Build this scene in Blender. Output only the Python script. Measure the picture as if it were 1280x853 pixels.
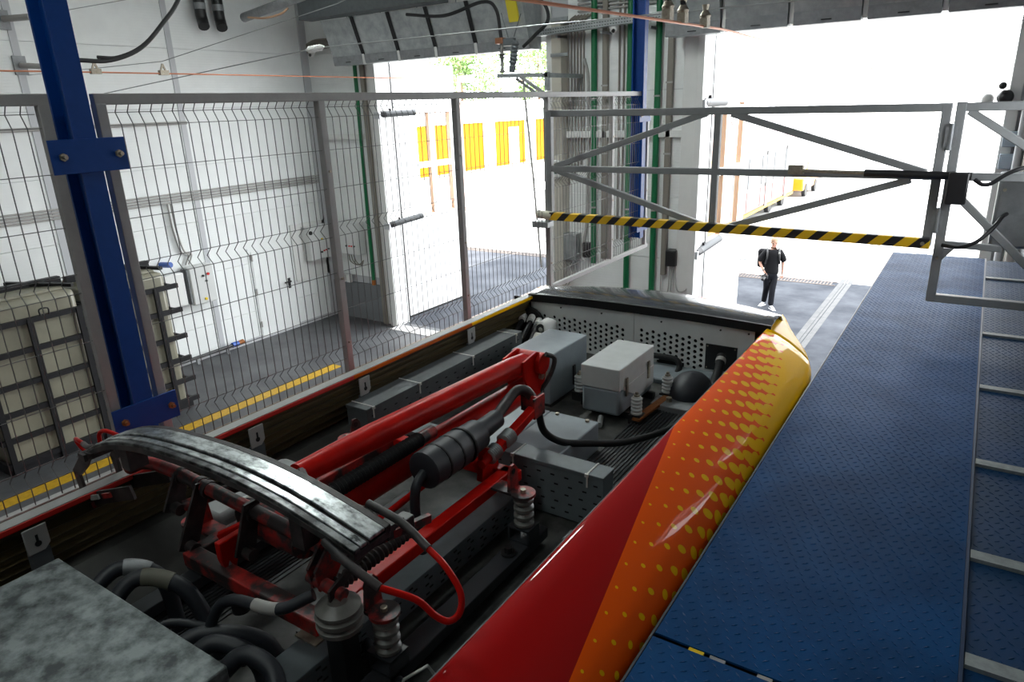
import bpy, bmesh, math, random
from mathutils import Vector, Matrix
random.seed(7)
scene = bpy.context.scene
for o in list(bpy.data.objects):
    bpy.data.objects.remove(o)
COL = scene.collection
R = math.radians

# ---------------------------------------------------------------- camera
yaw, pit, rol = R(33.94), R(18.64), R(-2.05)
EYE = Vector((0, 0, 5.1))
fw = Vector((-math.sin(yaw) * math.cos(pit), math.cos(yaw) * math.cos(pit), -math.sin(pit)))
r0 = Vector((math.cos(yaw), math.sin(yaw), 0))
u0 = r0.cross(fw)
rt = math.cos(rol) * r0 + math.sin(rol) * u0
up = -math.sin(rol) * r0 + math.cos(rol) * u0
cam = bpy.data.cameras.new('camera')
cam.sensor_width = 36
cam.lens = 867 / 1280 * 36
cam.clip_start = 0.05
cam.clip_end = 600
cam_o = bpy.data.objects.new('camera', cam)
COL.objects.link(cam_o)
M4 = Matrix((rt, up, -fw)).transposed().to_4x4()
M4.translation = EYE
cam_o.matrix_world = M4
scene.camera = cam_o

# ---------------------------------------------------------------- sky, sun, exposure
SKY = 10.5
SUN = 20.0
FILL = 11.0
FILL_B = 22.0
FILL_C = 95.0
world = bpy.data.worlds.new('sky')
scene.world = world
world.use_nodes = True
wn = world.node_tree
bg = wn.nodes['Background']
bg.inputs['Color'].default_value = (0.93, 0.97, 1.0, 1)
bg.inputs['Strength'].default_value = SKY
sun = bpy.data.lights.new('sun', 'SUN')
sun.energy = SUN
sun.angle = R(0.6)
sun.color = (1, 0.95, 0.86)
sun_o = bpy.data.objects.new('sun', sun)
COL.objects.link(sun_o)
sun_o.rotation_euler = Vector((0.06, 1.0, -0.945)).to_track_quat('-Z', 'Y').to_euler()
for nm, x0, x1 in (('a', -11.6, -7.15), ('b', -4.1, 0.15)):      # light portals filling the two doorways
    pl = bpy.data.lights.new('doorway_portal', 'AREA')
    pl.shape = 'RECTANGLE'
    pl.size, pl.size_y = x1 - x0, 6.2
    pl.cycles.is_portal = True
    po = bpy.data.objects.new('doorway_portal', pl)
    COL.objects.link(po)
    po.location = ((x0 + x1) / 2, 12.55, 3.1)
    po.rotation_euler = Vector((0, -1, 0)).to_track_quat('-Z', 'Z').to_euler()
vs = scene.view_settings
scene.display_settings.display_device = 'sRGB'
vs.view_transform = 'Standard'
vs.look = 'None'
vs.exposure = 0.0
vs.gamma = 1
vs.use_curve_mapping = False

# ---------------------------------------------------------------- helpers
W = {}                                                   # object name -> world origin


def V(*a):
    return Vector(a)


class MB:
    """collects simple solids and becomes one mesh"""
    def __init__(s):
        s.v, s.f, s.uv = [], [], None

    def add(s, vs_, fs):
        b = len(s.v)
        s.v += [Vector(q) for q in vs_]
        s.f += [tuple(b + i for i in f) for f in fs]
        return s

    def box(s, x0, x1, y0, y1, z0, z1):
        return s.add([(x0, y0, z0), (x1, y0, z0), (x1, y1, z0), (x0, y1, z0), (x0, y0, z1), (x1, y0, z1), (x1, y1, z1), (x0, y1, z1)],
                     [(0, 3, 2, 1), (4, 5, 6, 7), (0, 1, 5, 4), (1, 2, 6, 5), (2, 3, 7, 6), (3, 0, 4, 7)])

    def bar(s, p, q, w, h, upv=(0, 0, 1)):
        p, q, upv = Vector(p), Vector(q), Vector(upv)
        d = (q - p).normalized()
        sd = d.cross(upv)
        if sd.length < 1e-4:
            sd = d.cross(Vector((1, 0, 0)))
        sd.normalize()
        u = sd.cross(d).normalized()
        a, b = sd * w / 2, u * h / 2
        return s.add([p - a - b, p + a - b, p + a + b, p - a + b, q - a - b, q + a - b, q + a + b, q - a + b],
                     [(0, 1, 2, 3), (7, 6, 5, 4), (0, 4, 5, 1), (1, 5, 6, 2), (2, 6, 7, 3), (3, 7, 4, 0)])

    def tube(s, pts, r, n=10, closed=False):
        pts = [Vector(p) for p in pts]
        m = len(pts)
        rs = r if isinstance(r, (list, tuple)) else [r] * m
        d0 = (pts[1] - pts[0]).normalized()
        ref = Vector((0, 0, 1)) if abs(d0.z) < 0.9 else Vector((1, 0, 0))
        nrm = d0.cross(ref).normalized()
        vs_, fs = [], []
        for i in range(m):
            if closed:
                t = pts[(i + 1) % m] - pts[i - 1]
            else:
                t = pts[min(i + 1, m - 1)] - pts[max(i - 1, 0)]
            t.normalize()
            nrm = nrm - t * nrm.dot(t)
            if nrm.length < 1e-5:
                nrm = t.orthogonal()
            nrm.normalize()
            bn = t.cross(nrm)
            for k in range(n):
                a = 2 * math.pi * (k + 0.5) / n
                vs_.append(pts[i] + (nrm * math.cos(a) + bn * math.sin(a)) * rs[i])
        for i in range(m if closed else m - 1):
            for k in range(n):
                a, b = i * n + k, i * n + (k + 1) % n
                c, d = ((i + 1) % m) * n + (k + 1) % n, ((i + 1) % m) * n + k
                fs.append((a, b, c, d))
        if not closed:
            fs.append(tuple(range(n))[::-1])
            fs.append(tuple((m - 1) * n + k for k in range(n)))
        return s.add(vs_, fs)

    def cyl(s, p, q, r, n=16, r2=None):
        return s.tube([p, q], [r, r if r2 is None else r2], n)

    def lathe(s, c, ax, prof, n=20):
        """prof: list of (radius, height along ax)"""
        c, ax = Vector(c), Vector(ax).normalized()
        a = ax.orthogonal().normalized()
        b = ax.cross(a)
        vs_, fs = [], []
        for r, h in prof:
            for k in range(n):
                t = 2 * math.pi * k / n
                vs_.append(c + ax * h + (a * math.cos(t) + b * math.sin(t)) * r)
        for i in range(len(prof) - 1):
            for k in range(n):
                fs.append((i * n + k, i * n + (k + 1) % n, (i + 1) * n + (k + 1) % n, (i + 1) * n + k))
        fs.append(tuple(range(n))[::-1])
        fs.append(tuple((len(prof) - 1) * n + k for k in range(n)))
        return s.add(vs_, fs)

    def prism(s, poly, axis, a, b):
        def P(u, w, t):
            return {'x': (t, u, w), 'y': (u, t, w), 'z': (u, w, t)}[axis]
        n = len(poly)
        vs_ = [P(u, w, a) for u, w in poly] + [P(u, w, b) for u, w in poly]
        fs = [tuple(range(n)), tuple(range(2 * n - 1, n - 1, -1))]
        fs += [(i, i + n, (i + 1) % n + n, (i + 1) % n) for i in range(n)]
        return s.add(vs_, fs)

    def sphere(s, c, r, nu=14, nv=9, sc=(1, 1, 1)):
        c = Vector(c)
        vs_, fs = [], []
        for j in range(nv + 1):
            ph = math.pi * j / nv
            for i in range(nu):
                th = 2 * math.pi * i / nu
                vs_.append(c + Vector((math.sin(ph) * math.cos(th) * sc[0], math.sin(ph) * math.sin(th) * sc[1], math.cos(ph) * sc[2])) * r)
        for j in range(nv):
            for i in range(nu):
                fs.append((j * nu + i, (j + 1) * nu + i, (j + 1) * nu + (i + 1) % nu, j * nu + (i + 1) % nu))
        return s.add(vs_, fs)


def spline(pts, k=6):
    pts = [Vector(p) for p in pts]
    P = [pts[0] * 2 - pts[1]] + pts + [pts[-1] * 2 - pts[-2]]
    out = []
    for i in range(1, len(P) - 2):
        a, b, c, d = P[i - 1:i + 3]
        for j in range(k):
            t = j / k
            out.append(0.5 * ((2 * b) + (c - a) * t + (2 * a - 5 * b + 4 * c - d) * t * t + (3 * b - a - 3 * c + d) * t ** 3))
    out.append(pts[-1])
    return out


def link_mesh(name, mb, m, parent=None, bevel=0, kind=None, label=None, flat=False, ang=38, origin=None):
    xs = [q.x for q in mb.v]
    ys = [q.y for q in mb.v]
    zs = [q.z for q in mb.v]
    c = Vector(((min(xs) + max(xs)) / 2, (min(ys) + max(ys)) / 2, min(zs))) if origin is None else Vector(origin)
    me = bpy.data.meshes.new(name)
    me.from_pydata([q - c for q in mb.v], [], mb.f)
    me.update()
    if mb.uv:
        uvl = me.uv_layers.new(name='UVMap')
        for lp in me.loops:
            uvl.data[lp.index].uv = mb.uv[lp.vertex_index]
    bm = bmesh.new()
    bm.from_mesh(me)
    bmesh.ops.recalc_face_normals(bm, faces=bm.faces)
    bm.to_mesh(me)
    bm.free()
    if not flat:
        me.shade_smooth()
        me.set_sharp_from_angle(angle=R(ang))
    me.materials.append(m)
    o = bpy.data.objects.new(name, me)
    COL.objects.link(o)
    if parent is not None:
        o.parent = parent
        o.location = c - W[parent.name]
    else:
        o.location = c
    W[o.name] = c
    if bevel:
        bv = o.modifiers.new('bevel', 'BEVEL')
        bv.width = bevel
        bv.segments = 2
        bv.limit_method = 'ANGLE'
        bv.angle_limit = R(40)
    if kind:
        o['kind'] = kind
    if label:
        o['label'] = label
    return o


part = link_mesh


def struct(name, mb, m, parent=None, **k):
    o = link_mesh(name, mb, m, parent, **k)
    if parent is None:
        o['kind'] = 'structure'
    return o


def tag(o, label, cat, group=None, kind=None):
    o['label'] = label
    o['category'] = cat
    if group:
        o['group'] = group
    if kind:
        o['kind'] = kind
    return o


def thing(name, label, cat, base, group=None):
    o = bpy.data.objects.new(name, None)
    COL.objects.link(o)
    o.location = base
    o.empty_display_size = 0.1
    W[o.name] = Vector(base)
    return tag(o, label, cat, group)


def solo(name, mb, m, label, cat, group=None, **k):
    return tag(link_mesh(name, mb, m, None, **k), label, cat, group)


def copy_tree(o, shift, label=None, parent=None):
    c = o.copy()
    COL.objects.link(c)
    W[c.name] = W[o.name] + Vector(shift)
    if parent is None:
        c.location = o.location + Vector(shift)
        if label:
            c['label'] = label
    else:
        c.parent = parent
    for ch in list(o.children):
        copy_tree(ch, shift, None, c)
    return c


# ---------------------------------------------------------------- materials
def mat(name, col, rough=0.5, metal=0.0, col2=None, scale=6.0, var=0.0, bump=0.0, bscale=60.0, coat=0.0, stretch=(1, 1, 1), lo=0.35, hi=0.65, emit=0, spec=0.5):
    m = bpy.data.materials.new(name)
    m.use_nodes = True
    nt = m.node_tree
    N, L = nt.nodes, nt.links
    b = N['Principled BSDF']
    b.inputs['Roughness'].default_value = rough
    b.inputs['Metallic'].default_value = metal
    b.inputs['Specular IOR Level'].default_value = spec
    if coat:
        b.inputs['Coat Weight'].default_value = coat
        b.inputs['Coat Roughness'].default_value = 0.04
    b.inputs['Base Color'].default_value = (*col, 1)
    if emit:
        b.inputs['Emission Color'].default_value = (*col, 1)
        b.inputs['Emission Strength'].default_value = emit
    if col2 is None and var:
        col2 = tuple(c * (1 - var) for c in col)
    geo = N.new('ShaderNodeNewGeometry')
    mp = N.new('ShaderNodeMapping')
    mp.inputs['Scale'].default_value = stretch
    L.new(geo.outputs['Position'], mp.inputs['Vector'])
    if col2 is not None:
        nz = N.new('ShaderNodeTexNoise')
        nz.inputs['Scale'].default_value = scale
        nz.inputs['Detail'].default_value = 6
        nz.inputs['Roughness'].default_value = 0.62
        L.new(mp.outputs['Vector'], nz.inputs['Vector'])
        cr = N.new('ShaderNodeValToRGB')
        cr.color_ramp.elements[0].position = lo
        cr.color_ramp.elements[0].color = (*col2, 1)
        cr.color_ramp.elements[1].position = hi
        cr.color_ramp.elements[1].color = (*col, 1)
        L.new(nz.outputs['Fac'], cr.inputs['Fac'])
        L.new(cr.outputs['Color'], b.inputs['Base Color'])
        mr = N.new('ShaderNodeMapRange')
        mr.inputs['To Min'].default_value = min(1, rough * 1.25)
        mr.inputs['To Max'].default_value = rough * 0.85
        L.new(nz.outputs['Fac'], mr.inputs['Value'])
        L.new(mr.outputs['Result'], b.inputs['Roughness'])
    if bump:
        n2 = N.new('ShaderNodeTexNoise')
        n2.inputs['Scale'].default_value = bscale
        n2.inputs['Detail'].default_value = 4
        L.new(mp.outputs['Vector'], n2.inputs['Vector'])
        bp = N.new('ShaderNodeBump')
        bp.inputs['Strength'].default_value = bump
        bp.inputs['Distance'].default_value = 0.01
        L.new(n2.outputs['Fac'], bp.inputs['Height'])
        L.new(bp.outputs['Normal'], b.inputs['Normal'])
    return m


def ribbed(m, axis='z', pitch=0.05, strength=0.25, dist=0.004):
    """fine roll-formed relief for sandwich panels"""
    nt = m.node_tree
    N, L = nt.nodes, nt.links
    geo = N.new('ShaderNodeNewGeometry')
    wv = N.new('ShaderNodeTexWave')
    wv.bands_direction = axis.upper()
    wv.inputs['Scale'].default_value = 2 * math.pi / (pitch * 20)
    L.new(geo.outputs['Position'], wv.inputs['Vector'])
    bp = N.new('ShaderNodeBump')
    bp.inputs['Strength'].default_value = strength
    bp.inputs['Distance'].default_value = dist
    L.new(wv.outputs['Fac'], bp.inputs['Height'])
    L.new(bp.outputs['Normal'], N['Principled BSDF'].inputs['Normal'])
    return m


wall_m = ribbed(mat('white_sandwich_panel', (0.84, 0.86, 0.85), 0.45, var=0.06, scale=2))
grey_wall = mat('grey_painted_wall', (0.16, 0.17, 0.18), 0.6)
trim_m = mat('pale_trim', (0.50, 0.51, 0.53), 0.4)
lintel_m = mat('door_frame_white', (0.74, 0.74, 0.72), 0.4, var=0.05, scale=3)
beige_m = mat('beige_column', (0.52, 0.49, 0.42), 0.5, var=0.1, scale=4)
floor_m = mat('screed_floor', (0.078, 0.081, 0.085), 0.5, col2=(0.042, 0.044, 0.047), scale=1.2, bump=0.1, bscale=30)
plinth_m = mat('dark_plinth', (0.16, 0.17, 0.18), 0.6)
yellow_m = mat('yellow_floor_paint', (0.46, 0.27, 0.008), 0.5, var=0.25, scale=14)
asphalt_m = mat('asphalt', (0.072, 0.076, 0.085), 0.9, col2=(0.040, 0.043, 0.050), scale=0.9, bump=0.2, bscale=80, spec=0.0)
pave_m = mat('pale_concrete', (0.42, 0.41, 0.40), 0.8, var=0.12, scale=0.4)
rail_m = mat('rail_steel', (0.20, 0.14, 0.10), 0.45, 0.7, var=0.3, scale=20)
rail_out_m = mat('concrete_rail_bed', (0.055, 0.055, 0.056), 0.8, var=0.15, scale=5)
grate_m = mat('rusty_grate', (0.07, 0.05, 0.04), 0.7, var=0.3, scale=12)
fence_m = mat('grey_powder_coat', (0.34, 0.335, 0.325), 0.45, var=0.08, scale=20)
wire_m = mat('fence_wire', (0.13, 0.13, 0.13), 0.4, 0.3)
gate_m = mat('gate_grey', (0.25, 0.258, 0.262), 0.42, var=0.1, scale=15)
blue_m = mat('blue_enamel', (0.001, 0.05, 0.26), 0.45, var=0.1, scale=20, spec=0.3)
plate_m = mat('blue_tread_plate', (0.0006, 0.054, 0.175), 0.53, col2=(0.0008, 0.036, 0.118), scale=2.5, spec=0.08, bump=0.05, bscale=120, lo=0.35, hi=0.62)
lug_m = mat('blue_tread_lugs', (0.002, 0.060, 0.20), 0.42, col2=(0.002, 0.045, 0.15), scale=5, spec=0.2)
flap_m = mat('teal_tread_plate', (0.0015, 0.038, 0.125), 0.45, col2=(0.004, 0.032, 0.085), scale=3, spec=0.25)
galv_m = mat('galvanised_steel', (0.42, 0.44, 0.44), 0.42, 0.55, col2=(0.28, 0.30, 0.305), scale=5, stretch=(1, 1, 1))
galv_d = mat('galvanised_dull', (0.30, 0.31, 0.32), 0.5, 0.4, var=0.25, scale=9)
bolt_m = mat('zinc_bolt', (0.45, 0.40, 0.32), 0.4, 0.8, var=0.3, scale=40)
rust_m = mat('rusty_bolt', (0.35, 0.13, 0.04), 0.6, 0.4, var=0.3, scale=60)
green_m = mat('green_pipe', (0.0, 0.135, 0.045), 0.35)
conduit_m = mat('grey_conduit', (0.38, 0.37, 0.35), 0.5)
cond_d = mat('brown_trunking', (0.22, 0.20, 0.17), 0.5)
black_m = mat('black_rubber', (0.012, 0.012, 0.013), 0.55, spec=0.3)
blackp_m = mat('black_plastic', (0.015, 0.015, 0.016), 0.35)
white_m = mat('white_plastic', (0.75, 0.75, 0.73), 0.4)
boxgrey_m = mat('enclosure_grey', (0.62, 0.63, 0.62), 0.4)
red_btn = mat('red_button', (0.6, 0.02, 0.02), 0.3)
blk_btn = mat('black_button', (0.02, 0.02, 0.02), 0.3)
yel_btn = mat('yellow_sticker', (0.8, 0.55, 0.0), 0.4)
tank_m = mat('translucent_tank_plastic', (0.25, 0.24, 0.18), 0.35, col2=(0.19, 0.18, 0.135), scale=1.5, bump=0.25, bscale=3)
cage_m = mat('black_cage_steel', (0.012, 0.012, 0.014), 0.5, spec=0.3)
red_m = mat('pantograph_red', (0.55, 0.008, 0.004), 0.3, col2=(0.40, 0.006, 0.004), scale=9, spec=0.12)
redd_m = mat('sooty_red', (0.45, 0.025, 0.02), 0.45, col2=(0.03, 0.022, 0.022), scale=9, lo=0.46, hi=0.62)
soot_m = mat('sooty_steel', (0.055, 0.04, 0.04), 0.5, col2=(0.012, 0.011, 0.011), scale=14)
carbon_m = mat('carbon_strip', (0.62, 0.66, 0.66), 0.3, 0.8, col2=(0.03, 0.033, 0.035), scale=6, stretch=(3, 5, 1), lo=0.32, hi=0.6)
holder_m = mat('strip_holder', (0.20, 0.21, 0.21), 0.35, 0.6, col2=(0.02, 0.02, 0.02), scale=16, lo=0.42, hi=0.62)
porc_m = mat('porcelain', (0.19, 0.185, 0.17), 0.35, var=0.2, scale=25)
hose_m = mat('hose_black', (0.018, 0.021, 0.027), 0.5)
roof_m = mat('roof_grey', (0.05, 0.049, 0.044), 0.55, col2=(0.02, 0.0195, 0.018), scale=4, lo=0.3, hi=0.7)
roofw_m = mat('roof_pale_dirty', (0.075, 0.075, 0.07), 0.6, col2=(0.022, 0.022, 0.021), scale=6)
mat_m = mat('rubber_mat', (0.03, 0.032, 0.034), 0.55)
olive_m = mat('fairing_inside', (0.075, 0.052, 0.014), 0.55, var=0.4, scale=5, stretch=(1, 0.2, 1))
bulk_m = mat('bulkhead_white', (0.80, 0.82, 0.81), 0.4, var=0.08, scale=6)
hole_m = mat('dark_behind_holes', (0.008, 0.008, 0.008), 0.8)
cap_m = mat('glossy_black_cap', (0.06, 0.065, 0.07), 0.22, coat=0.5)
tray_m = mat('tray_grey', (0.155, 0.18, 0.195), 0.45, var=0.15, scale=10)
traydk_m = mat('tray_dark', (0.10, 0.112, 0.118), 0.5, var=0.2, scale=10)
equip_m = mat('equipment_blue_grey', (0.26, 0.30, 0.325), 0.42, var=0.1, scale=8)
equiplt_m = mat('equipment_white', (0.55, 0.565, 0.555), 0.45, var=0.08, scale=12)
dusty_m = mat('dusty_galvanised', (0.26, 0.295, 0.295), 0.5, 0.15, col2=(0.045, 0.055, 0.057), scale=13, bump=0.15, bscale=30, lo=0.36, hi=0.62)
tie_m = mat('cable_tie_white', (0.62, 0.62, 0.58), 0.5)
rim_m = mat('rim_grey', (0.36, 0.36, 0.345), 0.4)
stripe_red = mat('rim_red', (0.55, 0.02, 0.015), 0.3, coat=0.5)
copper_m = mat('copper_wire', (0.55, 0.20, 0.10), 0.35, 0.6)
steelw_m = mat('steel_wire', (0.35, 0.36, 0.36), 0.4, 0.5)
glass_m = mat('window_glass', (0.55, 0.58, 0.60), 0.05)
orange_seal = mat('orange_seal', (0.50, 0.30, 0.18), 0.5)
concrete_m = mat('roof_slab', (0.3, 0.3, 0.3), 0.8)
# ================================================================ THE HALL
# floor, yard, ceiling, walls
struct('floor', MB().box(-13.95, 0.62, -10, 12.5, -0.2, 0), floor_m)
yard = MB().box(-120, 60, 12.5, 21.3, -0.25, -0.001)
struct('ground_apron', yard, asphalt_m)
struct('ground_yard', MB().box(-220, 120, 21.3, 260, -0.25, -0.001), pave_m)
struct('ceiling', MB().box(-14.3, 0.9, -10.4, 12.7, 8.2, 8.6), concrete_m)
struct('wall_back', MB().box(-14.3, 0.9, -10.4, -10, -0.2, 8.2), wall_m)
wr = MB().box(0.62, 0.9, -10, 12.7, -0.2, 4.4).box(0.62, 0.9, -10, 12.7, 5.5, 8.2)
for a, b in ((-10, 4.9), (5.7, 6.5), (7.3, 8.2), (9.0, 12.7)):
    wr.box(0.62, 0.9, a, b, 4.4, 5.5)
struct('wall_right', wr, grey_wall)
for i, a in enumerate((4.9, 6.5, 8.2)):  # unseen openings, added and placed to throw highlights on the tram cover
    struct('window_%d' % (i + 1), MB().box(0.7, 0.78, a, a + 0.8, 4.4, 4.45).box(0.7, 0.78, a, a + 0.8, 5.45, 5.5).box(0.7, 0.78, a, a + 0.05, 4.45, 5.45)
           .box(0.7, 0.78, a + 0.75, a + 0.8, 4.45, 5.45), lintel_m)
# left wall: a core with separate sandwich panels set on it, a dark recess at each joint
wl = struct('wall_left', MB().box(-14.3, -13.95, -10, 12.7, -0.2, 8.2), trim_m)
yj = [-10, -5.4, -2.55, 0.3, 3.15, 6.0, 8.8, 12.3]
zj = [0, 0.72, 1.86, 3.0, 4.16, 5.3, 6.44, 7.58, 8.2]
for i in range(len(yj) - 1):
    for k in range(len(zj) - 1):
        y0, y1 = yj[i], yj[i + 1]
        part('panel', MB().box(-13.955, -13.9, y0 + 0.004, y1 - 0.004, zj[k] + 0.004, zj[k + 1] - 0.004), wall_m, wl)
for y in yj[4:-1]:
    part('joint_strip', MB().box(-13.9, -13.885, y - 0.06, y + 0.06, 0.02, 8.2), trim_m, wl)
part('corner_strip', MB().box(-13.9, -13.86, 12.1, 12.3, 0.02, 8.2), trim_m, wl)

# end wall with its two doorways
we = struct('wall_end', MB().box(-14.3, -11.62, 12.36, 12.6, -0.2, 8.2).box(-7.15, -4.12, 12.36, 12.6, -0.2, 8.2)
              .box(0.17, 0.9, 12.36, 12.6, -0.2, 8.2).box(-11.62, -7.15, 12.36, 12.6, 6.25, 8.2).box(-4.12, 0.17, 12.36, 12.6, 6.25, 8.2), trim_m)
zp = [0.0, 1.15, 2.3, 3.45, 4.6, 5.3, 6.44, 8.2]
for x0, x1 in ((-13.88, -12.1), (-6.78, -4.48), (0.42, 0.62)):
    for k in range(len(zp) - 1):
        if k == 0 and x0 < -13:
            continue
        part('panel', MB().box(x0 + 0.004, x1 - 0.004, 12.3, 12.365, zp[k] + 0.004, zp[k + 1] - 0.004), wall_m, we)
part('plinth', MB().box(-13.88, -12.1, 12.28, 12.365, 0.0, 0.95), plinth_m, we)
for x0, x1 in ((-11.62, -7.15), (-4.12, 0.17)):
    part('lintel', MB().box(x0, x1, 12.29, 12.365, 6.25, 8.2), lintel_m, we)
# door frames
trims = [(-12.1, -11.98, 12.18), (-11.98, -11.80, 12.24), (-11.80, -11.605, 12.14), (-7.165, -6.98, 12.14), (-6.98, -6.78, 12.02), (-4.48, -4.22, 12.18), (-4.22, -4.105, 12.10), (0.155, 0.30, 12.12), (0.30, 0.42, 12.2)]
for i, (x0, x1, y) in enumerate(trims):
    m = [cond_d, lintel_m, lintel_m, lintel_m, beige_m, lintel_m, lintel_m, lintel_m, trim_m][i]
    struct('trim_%d' % (i + 1), MB().box(x0, x1, y, 12.62, 0, 6.6), m, bevel=0.006)
for x in (-11.61, -4.11, 0.16):
    s = struct('trim_%d' % (len(trims) + 1 + [-11.61, -4.11, 0.16].index(x)), MB().box(x - 0.012, x + 0.012, 12.62, 12.66, 0, 6.4), black_m)
# horizontal sheeting rails
for x0, x1 in ((-13.6, -12.1), (-6.78, -4.48)):
    struct('trim_%d' % (13 if x0 < -13 else 14), MB().box(x0, x1, 12.2, 12.3, 4.5, 4.62), lintel_m, bevel=0.004)

# yellow safety line and tram rails on the floor
ln = struct('trim_15', MB().box(-11.0, -10.74, -6, 9.45, 0.0, 0.006), yellow_m)
for i, x in enumerate((-10.30, -8.78)):
    struct('trim_%d' % (16 + i), MB().box(x - 0.10, x - 0.03, -9, 60, -0.02, 0.012).box(x + 0.0, x + 0.03, -9, 60, -0.02, 0.012), rail_m)
struct('trim_18', MB().box(-11.65, -7.1, 11.9, 12.3, 0.0, 0.012), pave_m)
for i, x in enumerate((-2.77, -1.25)):
    struct('trim_%d' % (19 + i), MB().box(x - 0.17, x - 0.045, 12.5, 80, -0.03, 0.004).box(x + 0.045, x + 0.17, 12.5, 80, -0.03, 0.004)
           .box(x - 0.03, x + 0.03, 12.5, 80, -0.03, 0.01), rail_out_m)

# drain grates across both aprons: bars over a dark channel
for i, (x0, x1, lb) in enumerate(((-5.75, -2.98, 'narrow rusty drain grate behind the walking person'), (-17.2, -11.9, 'long rusty drain grate beyond the left doorway'))):
    g = thing('drain_grate', lb, 'drain grate', (x0, 21.1, 0), 'drain grates in the yard')
    part('frame', MB().box(x0, x1, 20.84, 20.89, -0.02, 0.012).box(x0, x1, 21.25, 21.3, -0.02, 0.012), grate_m, g)
    bars = MB()
    n = int((x1 - x0) / 0.09)
    for k in range(n):
        bars.box(x0 + k * 0.09, x0 + k * 0.09 + 0.045, 20.89, 21.25, -0.02, 0.008)
    part('grate_bars', bars, grate_m, g, kind='stuff')
solo('ground_handle', MB().tube(spline([(-5.72, 20.95, 0), (-5.72, 20.95, 0.42), (-5.66, 20.93, 0.52), (-5.5, 20.93, 0.52)], 5), 0.018, 8), traydk_m,
     'thin bent pipe standing at the end of the drain grate', 'pipe')

# ---------------------------------------------------------------- fill lamps added on the ceiling to brighten the hall (outside the frame)
fill_lamp_m = mat('fill_lamp_diffuser', (0.92, 1.0, 0.97), 0.5, emit=FILL)
for i, (x, y) in enumerate(((-11.5, 3.0), (-11.5, 6.5), (-7.2, 3.0), (-7.2, 6.5), (-7.2, 9.5), (-11.5, 9.5))):
    t = thing('fill_lamp', 'added fill lamp over the empty left track, ' + ('wall side, ' if x < -9 else 'tram side, ') + ('near the blue post' if y < 4 else 'near the doorway' if y > 9 else 'midway to the doorway'), 'lamp', (x, y, 8.2), 'added fill lamps over the left track')
    part('housing', MB().box(x - 0.16, x + 0.16, y - 0.75, y + 0.75, 8.1, 8.2), white_m, t)
    part('diffuser', MB().box(x - 0.14, x + 0.14, y - 0.73, y + 0.73, 8.085, 8.1), fill_lamp_m, t)

fill_lamp_b = mat('near_fill_diffuser', (0.90, 1.0, 0.97), 0.5, emit=FILL_B)
fill_lamp_c = mat('front_fill_diffuser', (0.92, 1.0, 0.97), 0.5, emit=FILL_C)
for (x, y, lm) in ((-5.4, 4.5, fill_lamp_c), (-5.4, 8.0, fill_lamp_c), (-1.6, -1.5, fill_lamp_b), (-2.8, 0.8, fill_lamp_b)):  # more added fill, for the tram roof, platform, fence and end wall
    t = thing('fill_lamp', 'added fill lamp ' + ('behind the camera above the platform' if y < 0 else 'above the pantograph' if y < 2 else 'above the fence beside the tram' if y < 6 else 'between the tram and the end wall'), 'lamp', (x, y, 8.2), 'added fill lamps above the tram')
    part('housing', MB().box(x - 0.16, x + 0.16, y - 0.75, y + 0.75, 8.1, 8.2), white_m, t)
    part('diffuser', MB().box(x - 0.14, x + 0.14, y - 0.73, y + 0.73, 8.085, 8.1), lm, t)

# ---------------------------------------------------------------- folding door leaves, open outward
def door_leaf(n, x, y1, sgn, panes, lb):
    d = struct('door_%d' % n, MB().box(x - 0.05, x + 0.05, 12.68, y1, 0.06, 2.55).box(x - 0.05, x + 0.05, 12.68, y1, 5.05, 6.15)
               .box(x - 0.05, x + 0.05, 12.68, panes[0][0], 2.55, 5.05).box(x - 0.05, x + 0.05, panes[0][1], panes[1][0], 2.55, 5.05)
               .box(x - 0.05, x + 0.05, panes[1][1], y1, 2.55, 5.05), lintel_m)
    for a, b in panes:
        part('seal', MB().box(x - 0.052, x + 0.052, a, a + 0.018, 2.55, 5.05).box(x - 0.052, x + 0.052, b - 0.018, b, 2.55, 5.05)
             .box(x - 0.052, x + 0.052, a, b, 2.55, 2.565).box(x - 0.052, x + 0.052, a, b, 5.035, 5.05), orange_seal, d)
        part('crossbar', MB().box(x - 0.05, x + 0.05, a, b, 3.72, 3.86), lintel_m, d)
        part('pane', MB().box(x - 0.01, x + 0.01, a + 0.03, b - 0.03, 2.58, 5.02), pane_glass, d)
    part('sweep', MB().box(x - 0.03, x + 0.03, 12.68, y1, 0.0, 0.07), black_m, d)
    return d


pane_glass = bpy.data.materials.new('door_glass')
pane_glass.use_nodes = True
pb = pane_glass.node_tree.nodes['Principled BSDF']
pb.inputs['Base Color'].default_value = (0.95, 0.97, 0.97, 1)
pb.inputs['Roughness'].default_value = 0.02
pb.inputs['Transmission Weight'].default_value = 1.0
pb.inputs['IOR'].default_value = 1.05
door_leaf(1, -11.86, 15.25, 1, ((13.35, 14.15), (14.35, 15.0)), '')
door_leaf(2, -4.22, 15.3, 1, ((12.95, 13.75), (13.95, 14.85)), '')
part('hinge_rail', MB().box(-4.16, -4.1, 12.75, 15.28, 4.93, 5.0), conduit_m, bpy.data.objects['door_2'])

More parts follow.
